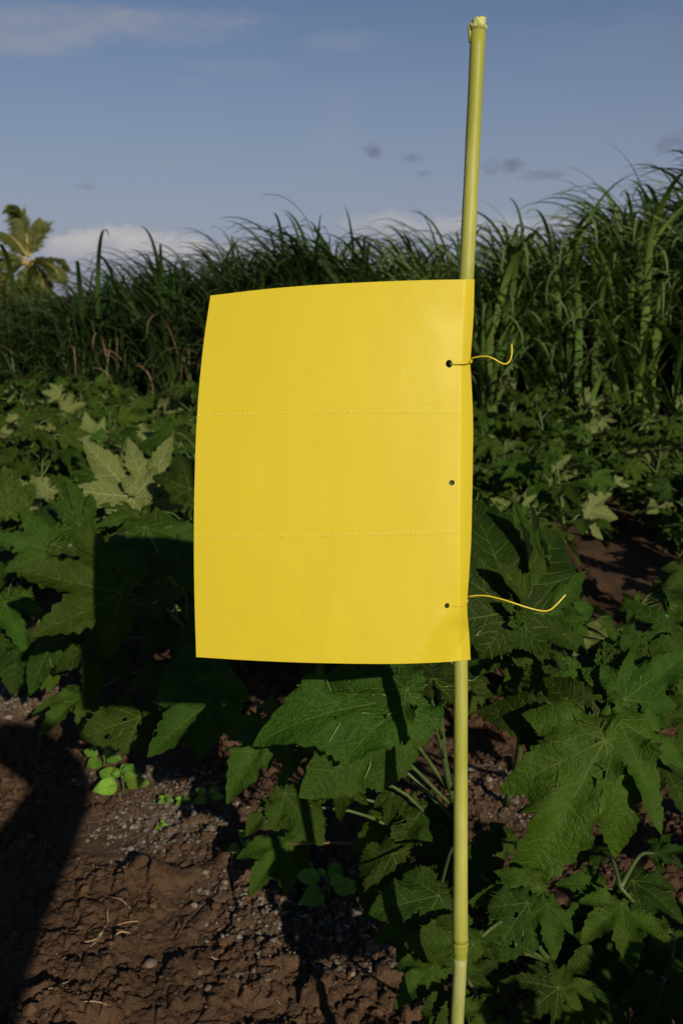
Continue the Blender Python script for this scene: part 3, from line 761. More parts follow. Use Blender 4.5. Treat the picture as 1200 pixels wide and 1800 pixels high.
# ------------------------------------------------------------------ okra plants of the field
FIELD = []
rf = random.Random(5)
bare = [(GP(1085, 1000), .42), (GP(1000, 1150), .30), (GP(1100, 1080), .3), (GP(1190, 1080), .36)]
near_xy = [(.13, 1.56), (-.28, 2.42), (-.62, 2.98), (-1.06, 2.95), (-.92, 2.62), (.36, 2.0), (.72, 1.78), (1.08, 2.1)]
def wall_y(x): return 7.05 - .42*x if x > -2 else 7.89 - .62*(x+2)
tries = 0
while tries < 12000 and len(FIELD) < 270:
    tries += 1
    y = rf.uniform(2.1, 8.6); x = rf.uniform(-.40*y-1.1, .40*y+1.1)
    if y > wall_y(x)-.25: continue
    if x < .2 and y < 3.0-.25*x and not (x > -.35 and y > 2.5): continue
    if x > .2 and y < 2.35: continue
    if any((Vector((x, y, 0))-b).length < r for b, r in bare): continue
    dmin = .27 if y > 3.5 else .31
    if any((x-a)**2+(y-b)**2 < dmin**2 for a, b in FIELD): continue
    if any((x-a)**2+(y-b)**2 < .2**2 for a, b in near_xy): continue
    FIELD.append((x, y))
def zone(x, y):
    k = 0 if x < -.15*y else (1 if x < .13*y else 2); d = 0 if y < 3.8 else (1 if y < 5.6 else 2)
    where = ('left of the board', 'straight behind the board', 'right of the stake')[k]
    lab = ('broad leaved okra plant in the nearest field rows '+where, 'dark green okra plant in the middle field rows '+where, 'okra plant in the farthest rows below the cane '+where)[d]
    return lab, ('nearest okra rows ', 'middle okra rows ', 'farthest okra rows ')[d]+where
sunv = Vector((sun_dir.x, sun_dir.y, .55)).normalized()
kinds = ['deep', 'deep', 'mid', 'fan', 'tri', 'mid', 'fan']
for (x, y) in FIELD:
    z0 = gz(x, y); zl, zg = zone(x, y)
    root = empty('okra_plant', (x, y, z0-.01), zl, 'okra plant', zg)
    H = rf.uniform(.22, .50)*(1.0 if y > 3 else .9); lean = Vector((rf.uniform(-.08, .08), rf.uniform(-.08, .08), 0))
    top = Vector((x, y, z0+H))+lean
    S = spline([(x, y, z0-.01), Vector((x, y, z0+H*.5))+lean*.3, top], 8)
    mb = MB(); mb.add(*tube(S, [.007*(1.1-.6*i/7) for i in range(8)], 6))
    n = rf.randint(13, 18); az0 = rf.uniform(0, 6.28); LL = []
    for k in range(n):
        f = .30+.70*(k+rf.random()*.5)/n
        A = S[min(7, int(f*7.99))]; a = az0+k*2.4+rf.uniform(-.3, .3)
        out_ = Vector((cos(a), sin(a), 0)); pl = rf.uniform(.10, .22)*(1.15-.55*f)
        J = A+out_*pl*.85+Vector((0, 0, pl*rf.uniform(.25, .75)))
        V_, F_ = tube([A, (A+J)/2+Vector((0, 0, .02)), J], [.0035, .003, .0025], 5, False); mb.add(V_, F_)
        sz = rf.uniform(.085, .175)*(1.1-.45*max(0, f-.55)/.45)
        ax = (out_ + Vector((rf.uniform(-.35, .35), rf.uniform(-.35, .35), rf.uniform(-.55, .35)))).normalized()
        nn = (Vector((0, 0, 1))*.9 + sunv*.50 + Vector((rf.gauss(0, .75), rf.gauss(0, .75), rf.gauss(0, .3))))
        sh = rf.choice(kinds)
        if rf.random() < .08: nn = Vector((-.4, 1, rf.uniform(-.8, .2)))
        LL.append((LV[sh][rf.randrange(4)], leaf_matrix(J, ax, nn, sz)))
    for k in range(rf.randint(1, 3)):
        a = rf.uniform(0, 6.28); ax = Vector((cos(a)*.5, sin(a)*.5, .8))
        LL.append((LV['young'][rf.randrange(2)], leaf_matrix(top, ax, Vector((0, -.6, .4))+Vector((rf.gauss(0, .4), rf.gauss(0, .4), 0)), rf.uniform(.06, .10))))
    obj('stem', mb.mesh('stem', M_STEM), root)
    for me_, M in LL: obj('leaf', me_, root, M)

# ------------------------------------------------------------------ small weeds
def weed_leaf(name, seed):
    r = random.Random(seed); V = []; F = []; n = 9; mi = []
    for i in range(n+1):
        t = i/n; w = .33*sin(pi*t**.85)**.9 if 0 < t < 1 else .004
        for s in (-1, -.5, 0, .5, 1):
            V.append((w*s, t, .12*abs(s)*w*2 - .30*t*t + .012*cos(t*22)*abs(s)))
        if i:
            for s in range(4):
                a = (i-1)*5+s; F.append((a, a+1, a+6, a+5)); mi.append(0)
    k = len(V)
    for i in range(n+1):
        t = i/n
        for s in (-.012, .012): V.append((s*(1.2-t), t, -.30*t*t+.012))
        if i: a = k+(i-1)*2; F.append((a, a+1, a+3, a+2)); mi.append(1)
    return mesh(name, V, F, [M_WEED, M_VEIN], True, mi)
WL = [weed_leaf('leaf', s) for s in range(3)]
def weed(px_, py_, h, sizes, lab, seed):
    r = random.Random(seed); g_ = GP(px_, py_); z0 = gz(g_.x, g_.y)
    root = empty('weed', (g_.x, g_.y, z0), lab, 'weed', 'small weeds on the bare soil')
    top = Vector((g_.x, g_.y, z0+h)); V_, F_ = tube(spline([(g_.x, g_.y, z0-.005), (g_.x+.004, g_.y, z0+h*.5), top], 6), .0022, 6)
    obj('stem', mesh('stem', V_, F_, M_STEM), root)
    for k, s in enumerate(sizes):
        a = k*pi/2*1.05 + (k//4)*.8 + r.uniform(-.2, .2) - 2.0; zf = .55+.45*(k/len(sizes))
        J = Vector((g_.x, g_.y, z0+h*zf)); ax = Vector((cos(a), sin(a), .28 if k < 4 else .7)).normalized()
        J = J + ax*s*.25
        nn = Vector((sun_dir.x*.8, -.75, .75)) + Vector((r.gauss(0, .12), r.gauss(0, .12), 0))
        obj('leaf', WL[k % 3], root, leaf_matrix(J, ax, nn, s))
weed(215, 1392, .05, [.060, .055, .058, .052, .036, .034, .024, .020], 'bright green young weed with oval leaves on the bare soil at left', 1)
weed(182, 1352, .04, [.05, .042, .05, .04, .028, .026], 'second green weed just behind the bright one, partly shaded', 2)
weed(574, 1596, .06, [.058, .050, .054, .050, .034, .030, .02], 'young weed with oval leaves below the low lobed okra leaf', 3)
weed(292, 1412, .014, [.018, .016, .018, .015, .012], 'tiny purslane sprig in the grit right of the bright weed', 4)
weed(322, 1412, .016, [.02, .016, .018, .015, .012], 'tiny sprig beside the tan lump of earth', 5)
weed(283, 1450, .010, [.016, .013, .015], 'smallest seedling in the middle of the pale grit', 6)
weed(368, 1420, .03, [.036, .03, .03, .026, .02], 'narrow seedling at the shaded leaf edge right of the grit', 7)
weed(425, 1532, .03, [.03, .02, .03], 'rounded seedling leaf peeping under the low lobed okra leaf', 8)

# ------------------------------------------------------------------ tall cane grass behind the field
def blade_mesh(seed, reach, drop, mats=None, n=15):
    r = random.Random(seed); V = []; F = []; ang = reach; p = Vector((0, 0, 0)); tw = r.uniform(-.5, .5); pts = []
    for i in range(n+1):
        t = i/n; pts.append((p.copy(), ang)); ang += drop*(t**1.5)*3.0/n
        p = p + Vector((sin(ang), 0, cos(ang)))/n
    for i, (p, a) in enumerate(pts):
        t = i/n; w = .0155*min(1, .45+t*4)*(1-t**2.2)**.9+.0006
        nr = Vector((cos(a), 0, -sin(a))); sd = Vector((0, 1, 0)); th = tw*t*1.6
        side = sd*cos(th)+nr*sin(th); up_ = nr*cos(th)-sd*sin(th)
        V += [p-side*w-up_*w*-.35*-1, p.copy(), p+side*w+up_*w*.35*-1*-1*-1]
        if i:
            for s in (0, 1): k = (i-1)*3+s; F.append((k, k+1, k+4, k+3))
    return mesh('blade', V, F, mats or M_BLADE_SHADED)
BL = [blade_mesh(i, rch, drp) for i, (rch, drp) in enumerate([(.12, 1.2), (.2, 1.4), (.25, 1.1), (.15, 1.5), (.3, 1.7), (.4, 1.4), (.1, 2.0), (.35, 1.3), (.5, 1.9), (.22, 2.4)])]
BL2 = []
for b in BL: b2 = b.copy(); b2.materials[0] = M_BLADE_SUNLIT; BL2.append(b2)
BD = [blade_mesh(30+i, .6+.25*i, 2.2, M_DEAD) for i in range(3)]
def mesh_arrays(me):
    v = np.empty(len(me.vertices)*3, dtype=np.float32); me.vertices.foreach_get('co', v); return v.reshape(-1, 3), [tuple(p.vertices) for p in me.polygons]
BA = [mesh_arrays(b) for b in BL]; BDA = [mesh_arrays(b) for b in BD]
rc = random.Random(21)
def top_h(x):                                               # height of the cane along the wall, as in the photograph
    return float(np.interp(x, [-7, -4.2, -3.2, -2.4, -1.5, -.6, 0, .8, 1.5, 2.2, 3.0, 4.5], [.95, 1.05, 1.10, 1.32, 1.44, 1.76, 1.78, 1.76, 1.76, 1.98, 2.42, 2.6]))
def blade_xf(x, y, z0, hh, front):
    """random placement of one blade in a clump"""
    f = rc.random()**.8; zb = z0+hh*(.06+.50*f); L = hh*rc.uniform(.42, .66)*(1.12-.2*f)
    a = rc.gauss(pi*1.0, .75) if rc.random() < .72 else rc.uniform(0, 6.28)       # wind pushes tips to the left
    if front and rc.random() < .35: a = rc.gauss(-pi/2-.5, .8)
    tilt = rc.gauss(.05, .12)
    M = Matrix.Translation((x+rc.gauss(0, .07), y+rc.gauss(0, .07), zb)) @ Matrix.Rotation(a, 4, 'Z') @ Matrix.Rotation(tilt, 4, 'Y') @ Matrix.Rotation(rc.uniform(-.3, .3), 4, 'Z')
    wsc = rc.uniform(.8, 1.5)
    k = rc.randrange(len(BL)) if f < .7 else rc.choice((2, 3, 4, 6, 1, 9, 5, 8))
    return M @ Matrix.Diagonal((L, L*wsc*(1.15 if front else 1), L, 1)), k
def cane_label(x, row):
    k = 0 if x < -1.0 else (1 if x < .85 else 2); d = 0 if row == 0 else (1 if row < 3 else 2)
    where = ('left of the yellow board', 'behind the yellow board', 'right of the stake')[k]
    return ('front row cane clump with bare lower blades '+where, 'dark cane grass clump just behind the front row '+where, 'cane grass clump deep in the stand showing only tips '+where)[d], ('front cane row ', 'second cane rows ', 'deep cane rows ')[d]+where
ncl = 0
for row in range(6):
    x = -8.0
    while x < 6.0:
        x += rc.uniform(.30, .44) if row < 3 else rc.uniform(.38, .5)
        if abs(x) > .37*(wall_y(x)+row*.4)+1.9: continue
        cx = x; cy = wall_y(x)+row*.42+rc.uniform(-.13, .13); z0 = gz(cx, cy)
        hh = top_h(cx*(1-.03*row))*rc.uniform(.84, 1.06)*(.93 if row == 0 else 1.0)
        lab, grp = cane_label(cx, row); light = rc.random() < sm(-.4, 1.6, cx+.15*row); BB = BL2 if light else BL  # sunlit blade colour grows likelier to the right, shaded colour to the left
        root = empty('cane_clump', (cx, cy, z0), lab, 'cane grass', grp)
        mb = MB()
        for k in range(rc.randint(4, 6)):
            bx, by = cx+rc.gauss(0, .07), cy+rc.gauss(0, .07)
            mb.add(*tube(spline([(bx, by, z0-.02), (bx+rc.gauss(0, .03), by, z0+hh*.3), (bx+rc.gauss(-.03, .05), by, z0+hh*.6)], 5), [.011, .010, .009, .008, .005], 5))
        obj('stalks', mb.mesh('stalks', M_STEM), root)['kind'] = 'stuff'
        nb = 112 if row < 4 else 80
        nind = 36 if row == 0 else (12 if row == 1 else 0)
        mb_v = []; mb_f = []; k0 = 0
        for k in range(nb):
            M, b = blade_xf(cx, cy, z0, hh, row == 0)
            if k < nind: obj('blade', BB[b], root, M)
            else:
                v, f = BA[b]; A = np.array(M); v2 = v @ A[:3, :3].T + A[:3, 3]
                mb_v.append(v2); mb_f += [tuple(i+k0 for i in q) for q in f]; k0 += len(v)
        obj('blades', mesh('blades', np.concatenate(mb_v), mb_f, M_BLADE_SUNLIT if light else M_BLADE_SHADED), root)['kind'] = 'stuff'
        if row == 0:
            for k in range(rc.randint(2, 6)):
                L = rc.uniform(.4, .8); a = rc.gauss(-pi/2, 1.0)
                M = Matrix.Translation((cx+rc.gauss(0, .1), cy-.05+rc.gauss(0, .06), z0+rc.uniform(.15, .75))) @ Matrix.Rotation(a, 4, 'Z') @ Matrix.Diagonal((L, L*rc.uniform(.4, .8), L, 1))
                obj('dry_blade', BD[rc.randrange(3)], root, M)
            for k in range(rc.randint(12, 18) if cx > .4 else rc.randint(1, 3)):     # long arching outer blades
                L = rc.uniform(.8, 1.35)*(1 if cx > .6 else .8); a = rc.gauss(-pi/2-.6, 1.1)
                M = Matrix.Translation((cx+rc.gauss(0, .12), cy-.10+rc.gauss(0, .08), z0+rc.uniform(.15, .95))) @ Matrix.Rotation(a, 4, 'Z') @ Matrix.Diagonal((L, L*rc.uniform(.9, 1.6), L, 1))
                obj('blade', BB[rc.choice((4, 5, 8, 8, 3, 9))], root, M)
        ncl += 1

# ------------------------------------------------------------------ coconut palm far off at the left
def frond_mesh(pts3, length, seed, side_bias):
    r = random.Random(seed); S = spline(pts3, 26); mb = MB()
    mb.add(*tube(S, [.055*(1-.85*i/25) for i in range(26)], 5), 1)
    for i in range(2, 26):
        t = (S[min(i+1, 25)]-S[i-1]).normalized()
        for sub in range(4):
            p = S[i]*(1-sub*.25)+S[i-1]*sub*.25
            for s in (-1, 1):
                up_ = Vector((0, 0, 1)); sd = t.cross(up_)
                if sd.length < .2: sd = t.cross(Vector((0, 1, 0)))
                sd.normalize()
                L = length*.30*sin(pi*min(1, .18+.80*i/25))**.7*r.uniform(.8, 1.1)
                d = (sd*s*.8 + t*.55 + Vector((-.75, 0, -.15))*side_bias + Vector((r.gauss(0, .1), r.gauss(0, .1), r.gauss(0, .1)))).normalized()
                q1 = p+d*L*.5; q2 = p+d*L+Vector((-.12*side_bias, 0, -.22))*L
                w = d.cross(Vector((0, 1, 0)) if abs(d.y) < .8 else Vector((1, 0, 0))).normalized()*.05
                w2 = d.cross(w).normalized()*.02
                mb.add([p-w*.5, p+w*.5, q1+w+w2, q1-w+w2, q2], [(0, 1, 2, 3), (3, 2, 4)], 0)
    return mb.mesh('frond', [M_PALM, M_RACHIS], True)
PD = 46.0
crown = U(52, 452, PD); foot = Vector((crown.x+.5, crown.y, 0))
palm = empty('coconut_palm', foot, 'wind blown coconut palm standing far off at the left edge', 'palm tree')
V_, F_ = tube(spline([foot, (foot*.5+crown*.5)+Vector((.15, 0, 0)), crown-Vector((0, 0, .15))], 14), [.17-.005*i for i in range(14)], 10)
obj('trunk', mesh('trunk', V_, F_, M_BARK), palm)
fr = [[(50, 452), (49, 410), (42, 380), (18, 360)], [(50, 452), (46, 400), (34, 365), (10, 372)], [(52, 452), (64, 428), (78, 400), (72, 384)], [(48, 450), (30, 425), (10, 410), (-20, 408)],
      [(48, 456), (20, 445), (-5, 443), (-30, 450)], [(48, 460), (20, 456), (-10, 458), (-40, 474)], [(56, 456), (82, 455), (108, 458), (121, 474)], [(56, 458), (80, 462), (98, 474), (108, 496)],
      [(46, 462), (25, 475), (8, 492), (0, 520)], [(52, 464), (50, 482), (46, 500), (44, 525)], [(46, 460), (15, 466), (-10, 480), (-25, 505)], [(55, 462), (66, 474), (74, 490), (78, 512)]]
for i, f in enumerate(fr):
    dd = random.Random(i).uniform(-1.0, 1.0)
    pts = [U(x, y, PD+dd*k*.45) for k, (x, y) in enumerate(f)]
    obj('frond', frond_mesh(pts, 2.9, 60+i, .9 if i < 6 else .25), palm)
mb = MB()
for k in range(7):
    a = k*.9; p = crown+Vector((cos(a)*.24, sin(a)*.24, -.28)); mb.add(IV*np.array([.11, .11, .14])+np.array(p), IF)
o = obj('coconuts', mb.mesh('coconuts', M_RACHIS), palm); o['kind'] = 'stuff'

# a line of low green scrub behind the palm, at the left
def bush(x, y, r_, h, seed, lab):
    rg_ = np.random.default_rng(seed); n = 900
    root = empty('bush', (x, y, 0), lab, 'bush', 'bushes far behind the cane')
    d = rg_.normal(0, 1, (n, 3)); d /= np.linalg.norm(d, axis=1)[:, None]; rad = rg_.uniform(.35, 1, n)**.5
    p = d*rad[:, None]*np.array([r_, r_*.7, h*.5])+np.array([x, y, h*.52]); V = []; F = []
    p += .25*np.sin(p[:, ::-1]*2.1)
    for q in p:
        a, b = rg_.normal(0, 1, (2, 3)); a /= np.linalg.norm(a); b -= a*a.dot(b); b /= np.linalg.norm(b); k = len(V); s = rg_.uniform(.10, .2)
        V += [q-a*s, q+b*s*.5, q+a*s, q-b*s*.5]; F.append((k, k+1, k+2, k+3))
    obj('foliage', mesh('foliage', V, F, M_PALM, False), root)
    V_, F_ = tube([(x, y, -.1), (x+.1, y, h*.5)], [.09, .05], 6); obj('trunk', mesh('trunk', V_, F_, M_BARK), root)
for i, (x_, d_, r_, h_) in enumerate(((-30, 42, 1.3, 2.2), (60, 44, 1.2, 1.6))):
    b = U(x_, 520, d_); bush(b.x, b.y, r_, h_, 70+i, ('yellow green bush below the palm at the left edge', 'low bush at the foot of the far palm')[i])

# ------------------------------------------------------------------ stake
ST = [(840, 52, 1.095), (833, 200, 1.0985), (826, 350, 1.102), (819, 490, 1.106), (811, 640, 1.112), (808, 850, 1.112), (806, 1063, 1.115), (809, 1170, 1.116), (809, 1400, 1.119), (808.5, 1600, 1.123), (808.5, 1655, 1.125)]
RPX = [13.2, 13.0, 13.2, 13.3, 13.0, 12.8, 12.6, 12.5, 12.6, 13.3, 14.2]
base_pt = U(799, 2000, 1.145)
stake = empty('cane_stake', (base_pt.x, base_pt.y, gz(base_pt.x, base_pt.y)), 'straight yellow green cane stake holding up the yellow board', 'stake')
Pu = [U(*q) for q in ST]; S = spline(Pu, 50)
def rad_at(f): return float(np.interp(f*(len(RPX)-1), range(len(RPX)), RPX))/FPX*1.108
R_ = [rad_at(i/49)*(1+.012*sin(i*1.3)) for i in range(50)]
V_, F_ = tube(S, R_, 24); obj('stalk', mesh('stalk', V_, F_, M_STK), stake)
dirn = (Pu[-1]-Pu[-2]).normalized()
N0 = Pu[-1]
ndd = [(0.0, 14.2), (.0028, 14.6), (.0042, 14.3), (.0056, 13.6), (.008, 13.3), (.0105, 13.6), (.0118, 13.0), (.0135, 12.3), (.019, 11.8)]
V_, F_ = tube([N0+dirn*d for d, r in ndd], [r/FPX*1.125 for d, r in ndd], 24, False); o = obj('node', mesh('node', V_, F_, M_NODE), stake)
P2 = [N0+dirn*.0185, U(806, 1740, 1.13), U(803, 1800, 1.133), base_pt, base_pt+(base_pt-U(803, 1800, 1.133)).normalized()*.22]
S2 = spline(P2, 18); V_, F_ = tube(S2, [11.85/FPX*1.125*(1+.012*sin(i*2.1)) for i in range(18)], 24); o = obj('stalk', mesh('stalk', V_, F_, M_STK2), stake)
# snapped top: sheath rim, ragged fibres
tp = Pu[0]; tdir = (Pu[0]-Pu[1]).normalized()
mb = MB(); seg = 28; rows = [(-.001, 1.0), (.002, 1.05), (.0035, 1.06), (.0045, .98), (.0055, .94), (.0068, .95), (.0088, .98), (.0104, .96), (.0104, .6), (.0092, .25)]
rt = random.Random(3); jag = [rt.uniform(-.4, 1) for _ in range(seg)]
ex = Vector((1, 0, 0)); ex = (ex-tdir*ex.dot(tdir)).normalized(); ey = tdir.cross(ex); V_ = []; F_ = []
for i, (h_, rr) in enumerate(rows):
    for k in range(seg):
        a = 2*pi*k/seg; j = jag[k]*(.0015 if i in (7, 8) else (.0006 if i > 2 else 0)); lean = .0015*cos(a)*(i > 5)
        V_.append(tp+tdir*(h_+j+lean)+(ex*cos(a)+ey*sin(a))*rr*13.1/FPX*1.095*(1+.03*sin(k*2.4+i)))
    if i:
        for k in range(seg): q = (i-1)*seg; F_.append((q+k, q+(k+1) % seg, q+seg+(k+1) % seg, q+seg+k))
F_.append(tuple((len(rows)-1)*seg+k for k in range(seg))); mb.add(V_, F_)
for k in range(26):
    a = 2*pi*k/26; b = tp+(ex*cos(a)+ey*sin(a))*13.0/FPX*1.095
    l = rt.uniform(.002, .0055); q = b+tdir*l*rt.uniform(.6, 1.4)+(ex*cos(a)+ey*sin(a))*.0010
    mb.add(*tube([b-tdir*.002, (b+q)/2+(ex*cos(a)+ey*sin(a))*.0006, q], [.0007, .0007, .0003], 5))
o = obj('cut_top', mb.mesh('cut_top', M_CUT), stake); o['label'] = 'ragged pale snapped top end'
sp_ = tp - ex*13.2/FPX*1.095
V_, F_ = tube([sp_-tdir*.014, sp_-tdir*.004-ex*.0004, sp_+tdir*.003-ex*.0012, sp_+tdir*.0065-ex*.0004], [.0018, .0024, .0020, .0006], 8)
obj('sheath_scrap', mesh('sheath_scrap', V_, F_, M_STK), stake)

# ------------------------------------------------------------------ yellow board
def pl(P_, n=64):
    P_ = np.array(P_, float); return P_
TOP = ([0, .28, .5, .7, .86, 1], [(370, 519.5), (490, 506), (596, 498.5), (695, 494), (766, 492), (833.5, 491)])
BOT = ([0, .25, .5, .75, .9, 1], [(345, 1155), (463, 1162), (585, 1166), (715, 1166.5), (785, 1163.5), (826.5, 1160)])
LEF = ([0, .15, .333, .52, .665, .83, 1], [(370, 519.5), (357, 612), (346.5, 730), (342, 855), (341, 943), (342, 1048), (345, 1155)])
RIG = ([0, .10, .2, .222, .245, .333, .47, .60, .69, .80, .838, .87, .93, 1], [(833.5, 491), (831.5, 560), (827, 622), (826, 638), (827, 655), (830.5, 724), (830.5, 810), (829, 890), (827.5, 950), (822.5, 1030), (820.5, 1060), (821, 1078), (824.5, 1120), (826.5, 1160)])
def pch(c, t):
    k = np.array(c[0]); p = np.array(c[1], float)
    # smooth interpolation (monotone enough): catmull on parameter
    i = np.clip(np.searchsorted(k, t, side='right')-1, 0, len(k)-2); h = k[i+1]-k[i]; s = (t-k[i])/h
    m = np.gradient(p, k, axis=0)
    h00, h10, h01, h11 = 2*s**3-3*s**2+1, s**3-2*s**2+s, -2*s**3+3*s**2, s**3-s**2
    return h00[:, None]*p[i]+(h10*h)[:, None]*m[i]+h01[:, None]*p[i+1]+(h11*h)[:, None]*m[i+1]
def coons(u, v):
    T, B, Lf, Rt = pch(TOP, u), pch(BOT, u), pch(LEF, v), pch(RIG, v); u_, v_ = u[:, None], v[:, None]
    c00, c10, c01, c11 = [np.array(q, float) for q in (TOP[1][0], TOP[1][-1], BOT[1][0], BOT[1][-1])]
    return (1-v_)*T+v_*B+(1-u_)*Lf+u_*Rt - ((1-u_)*(1-v_)*c00+u_*(1-v_)*c10+(1-u_)*v_*c01+u_*v_*c11)
HOLES = [(789, 640, 6.2), (793.5, 849, 5.3), (785.5, 1065, 5.0)]
stake_px = lambda y: np.interp(y, [490, 640, 850, 1063, 1160], [819, 811, 809, 807, 809])
def board_depth(px_, u, v):
    x, y = px_[:, 0], px_[:, 1]
    D = 1.0865 + .030*(1-u)**2.0 + .006*np.sin(v*pi)*(1-u)*-1 + .008*(1-u)*(1-v)
    dx = x-(stake_px(y)-1)
    wrap = np.where(dx > 0, .00052*dx + .000010*dx**2, 0)                      # folds back past the stake
    D = D + wrap
    pinch = np.exp(-((y-638)/42)**2)+np.exp(-((y-1063)/38)**2)
    D = D + pinch*(.0018*np.exp(-(dx/34)**2)+np.where(dx > 2, .00016*(dx-2), 0))
    # bent lower corner: crease from the lower hole to the bottom edge
    s = (x-(785-(y-1070)*.58))
    D = D + np.where((y > 1060), np.clip(s, 0, 60)*.00027*np.clip((y-1060)/45, 0, 1), 0)
    # fainter dent around the upper hole
    s2 = (x-(785-(628-y)*.45)); D = D + np.where((y < 628) & (y > 520), np.clip(s2, 0, 60)*.00005*np.clip((628-y)/60, 0, 1)*np.clip((y-520)/60, 0, 1), 0)
    D = D + .0006*np.sin(u*7+1.2)*np.sin(v*6.5+.4)
    for sv in (.333, .665): D = D - .00012*np.exp(-((v-sv)/.0040)**2)
    return D
def board_pts(u, v):
    u = np.asarray(u, float); v = np.asarray(v, float); p = coons(u, v); D = board_depth(p, u, v)
    return p, [U(a, b, d) for (a, b), d in zip(p, D)]
bc = U(585, 830, 1.09)
board = empty('yellow_board', U(585, 1166, 1.09), 'bowed bright yellow plastic sheet trap wired to the cane stake', 'insect trap')
# hole positions in u,v by search
gu, gv = np.meshgrid(np.linspace(.8, 1, 201), np.linspace(0, 1, 401)); gp = coons(gu.ravel(), gv.ravel())
HUV = []
for (hx, hy, hr) in HOLES:
    i = np.argmin((gp[:, 0]-hx)**2+(gp[:, 1]-hy)**2); HUV.append((gu.ravel()[i], gv.ravel()[i], hr))
BW, BH = 482.0, 663.0
for pi_, (v0, v1) in enumerate(((0, .333), (.333, .665), (.665, 1))):
    pts = []; faces = []
    us = np.unique(np.concatenate([np.linspace(0, .85, 40), np.linspace(.85, 1, 26)])); vs = np.linspace(v0, v1, 44)
    ex_ = [v0+d for d in (.0015, .003, .005, .008) if v0 > 0]+[v1-d for d in (.0015, .003, .005, .008) if v1 < 1]
    vs = np.unique(np.concatenate([vs, ex_]))
    outl = [(u, v0) for u in us]+[(1, v) for v in vs[1:]]+[(u, v1) for u in us[::-1][1:]]+[(0, v) for v in vs[::-1][1:-1]]
    pts = [Vector((u*BW, v*BH)) for u, v in outl]; n0 = len(pts); edges = []
    mine = [h for h in HUV if v0 < h[1] < v1]
    for (hu, hv, hr) in mine:
        k = len(pts); pts += [Vector((hu*BW+hr*cos(a), hv*BH+hr*sin(a))) for a in np.linspace(0, 2*pi, 25)[:-1]]
        edges += [(k+i, k+(i+1) % 24) for i in range(24)]
        pts += [Vector((hu*BW+hr*1.5*cos(a), hv*BH+hr*1.5*sin(a))) for a in np.linspace(.1, 2*pi+.1, 25)[:-1]]
    for u in us[1:-1]:
        for v in vs[1:-1]:
            if all(math.hypot((u-h[0])*BW, (v-h[1])*BH) > h[2]*1.7 for h in mine): pts.append(Vector((u*BW, v*BH)))
    v2, e2, f2, *_ = geometry.delaunay_2d_cdt(pts, edges, [list(range(n0))], 1, 1e-4)
    XY = np.array([(q.x/BW, q.y/BH) for q in v2]); XY = np.clip(XY, 0, 1)
    F_ = []
    for f in f2:
        c_ = XY[list(f)].mean(0)
        if any(math.hypot((c_[0]-h[0])*BW, (c_[1]-h[1])*BH) < h[2]*.97 for h in mine): continue
        F_.append(tuple(f))
    _, PT = board_pts(XY[:, 0], XY[:, 1])
    # face towards the camera
    a, b, c_ = [PT[i] for i in F_[0][:3]]
    if (b-a).cross(c_-a).dot(FWD) > 0: F_ = [tuple(reversed(f)) for f in F_]
    o = obj('panel', mesh('panel', PT, F_, M_YEL, True, None, XY), board)
    md = o.modifiers.new('thickness', 'SOLIDIFY'); md.thickness = .0009; md.offset = -1
    es = o.modifiers.new('edges', 'EDGE_SPLIT'); es.split_angle = radians(50)
for sv in (.333, .665):
    mb = MB(); us = np.arange(.006, .985, 8.6/BW); jv = np.array([random.Random(i).uniform(-.0008, .0008) for i in range(len(us))])
    _, PT = board_pts(us, sv+jv)
    for i, q in enumerate(PT):
        s = random.Random(i*3).uniform(.65, 1.15)*(1 if us[i] < .8 else .6)
        mb.add(IV*np.array([.0014, .0006, .0011])*s+np.array(q-FWD*.0001), IF)
    o = obj('perforation', mb.mesh('perforation', M_PERF), board); o['kind'] = 'stuff'

# ------------------------------------------------------------------ wire ties
def wire(name, paths, r, lab):
    mb = MB()
    for P_ in paths:
        S_ = spline([U(*q) for q in P_], max(12, len(P_)*7)); mb.add(*tube(S_, r, 8))
    tag(obj(name, mb.mesh(name, M_WIRE)), lab, 'wire tie', 'yellow wires tying the board to the stake')
wire('wire_tie', [[(790, 640.5, 1.098), (794, 640, 1.089), (806, 639.5, 1.0865), (818, 638.5, 1.0875), (826, 636, 1.097), (829, 634, 1.109), (822, 633, 1.122), (808, 634, 1.124), (796, 637, 1.116), (790, 640.5, 1.098)],
                  [(812, 634, 1.124), (827, 632, 1.108), (827.5, 634, 1.092), (825, 638, 1.096), (829, 636, 1.107), (826, 631, 1.107), (832, 629, 1.098), (845, 626.5, 1.092), (857, 627, 1.088), (868, 631, 1.086), (880, 638, 1.087), (889, 639.5, 1.090), (896, 633, 1.093), (899, 620, 1.096), (898.5, 605, 1.098)]], .00088, 'upper yellow wire tie with short tail curling upward')
wire('wire_tie', [[(785, 1066, 1.1), (789, 1066, 1.0900), (800, 1065, 1.088), (811, 1063.5, 1.089), (818, 1061, 1.094), (821.5, 1055, 1.106), (815, 1050, 1.124), (803, 1051, 1.128), (790, 1058, 1.12), (785, 1066, 1.1)],
                  [(806, 1052, 1.127), (818, 1050, 1.115), (822, 1049, 1.104), (835, 1047, 1.098), (855, 1047.5, 1.092), (880, 1053, 1.088), (905, 1061, 1.086), (930, 1069, 1.086), (953, 1074, 1.088), (966, 1072, 1.091), (978, 1062, 1.094), (993, 1045.5, 1.097)]], .00088, 'lower yellow wire tie with long wavy tail over the leaves')

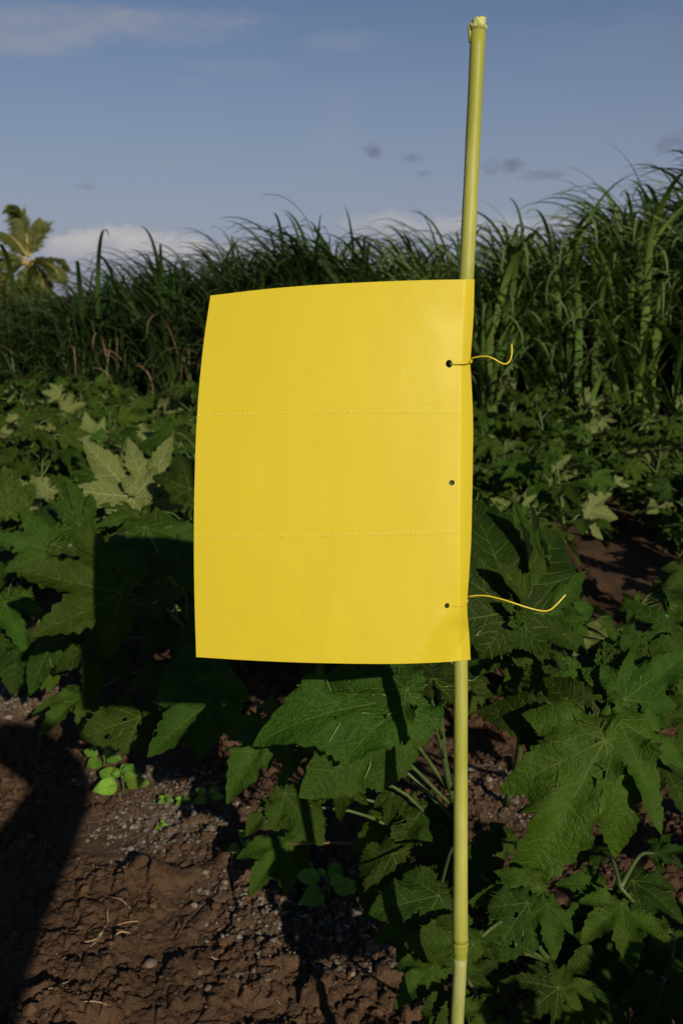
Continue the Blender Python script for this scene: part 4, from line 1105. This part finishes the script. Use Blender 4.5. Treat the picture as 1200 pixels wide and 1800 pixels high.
# ------------------------------------------------------------------ the kneeling photographer whose shadow falls at the lower left
def skin_mesh(name, nodes, edges, mat, parent, sub=1):
    me_ = bpy.data.meshes.new(name); me_.from_pydata([n[0] for n in nodes], edges, [])
    me_.materials.append(mat); o = obj(name, me_, parent)
    m1 = o.modifiers.new('skin', 'SKIN'); m1.use_smooth_shade = True      # adds the skin layer
    for d, n in zip(me_.skin_vertices[0].data, nodes): d.radius = n[1]
    me_.skin_vertices[0].data[0].use_root = True
    m2 = o.modifiers.new('sub', 'SUBSURF'); m2.levels = sub; m2.render_levels = sub
    return o
person = empty('person', (-.04, -.55, 0), 'kneeling photographer in dark clothes raising one elbow, seen by the shadow on the soil', 'person')
B_ = [((.0, -.55, .52), (.18, .13)), ((.015, -.50, .68), (.18, .12)), ((.03, -.42, .84), (.175, .12)), ((.035, -.36, .97), (.14, .10)), ((.04, -.30, 1.04), (.055, .055)), ((.01, -.25, 1.09), (.06, .065)), ((.015, -.22, 1.14), (.10, .10)), ((.015, -.23, 1.20), (.07, .07)),
      ((.20, -.34, 1.02), (.085, .08)), ((.335, -.27, 1.195), (.085, .08)), ((.20, -.18, 1.235), (.078, .075)), ((.07, -.10, 1.225), (.032, .032)),
      ((-.14, -.36, .96), (.065, .065)), ((-.24, -.22, .76), (.048, .048)), ((-.12, -.13, .90), (.036, .036)), ((-.02, -.10, 1.0), (.030, .030)),
      ((.09, -.52, .48), (.10, .10)), ((.11, -.12, .50), (.075, .075)), ((.11, -.16, .27), (.055, .055)), ((.11, -.18, .07), (.042, .042)), ((.12, -.06, .035), (.04, .03)),
      ((-.08, -.55, .46), (.10, .10)), ((-.10, -.42, .08), (.075, .075)), ((-.10, -.68, .07), (.055, .055)), ((-.10, -.88, .06), (.042, .042)), ((-.10, -.92, .04), (.04, .03))]
Ed = [(0, 1), (1, 2), (2, 3), (3, 4), (4, 5), (5, 6), (6, 7), (3, 8), (8, 9), (9, 10), (10, 11), (3, 12), (12, 13), (13, 14), (14, 15), (0, 16), (16, 17), (17, 18), (18, 19), (19, 20), (0, 21), (21, 22), (22, 23), (23, 24), (24, 25)]
skin_mesh('body', B_, Ed, M_CLOTH, person)
hv = IV*np.array([.092, .105, .085])+np.array([0, -.235, 1.175]); obj('hair', mesh('hair', hv, IF, M_HAIR), person)
for nm, w_, fx in (('hand', (.07, -.09, 1.215), (-1, .2, -.3)), ('hand', (-.02, -.09, 1.0), (.2, .3, 1))):
    mb = MB(); w_ = Vector(w_); fx = Vector(fx).normalized(); sd = fx.cross(Vector((0, 1, 0))).normalized()
    mb.add(*tube([w_, w_+fx*.03, w_+fx*.075], [.022, .032, .03], 10))
    for k in range(4):
        b = w_+fx*.07+sd*(k-1.5)*.017; l = (.062, .072, .068, .052)[k]
        mb.add(*tube([b, b+fx*l*.45+Vector((0, .012, 0)), b+fx*l*.7+Vector((0, .03, 0)), b+fx*l*.75+Vector((0, .05, 0))], [.009, .0085, .0078, .006], 8))
    b = w_+fx*.02-sd*.03; mb.add(*tube([b, b-sd*.02+fx*.025+Vector((0, .01, 0)), b-sd*.018+fx*.05+Vector((0, .03, 0))], [.011, .010, .007], 8))
    obj(nm, mb.mesh(nm, M_SKIN), person)
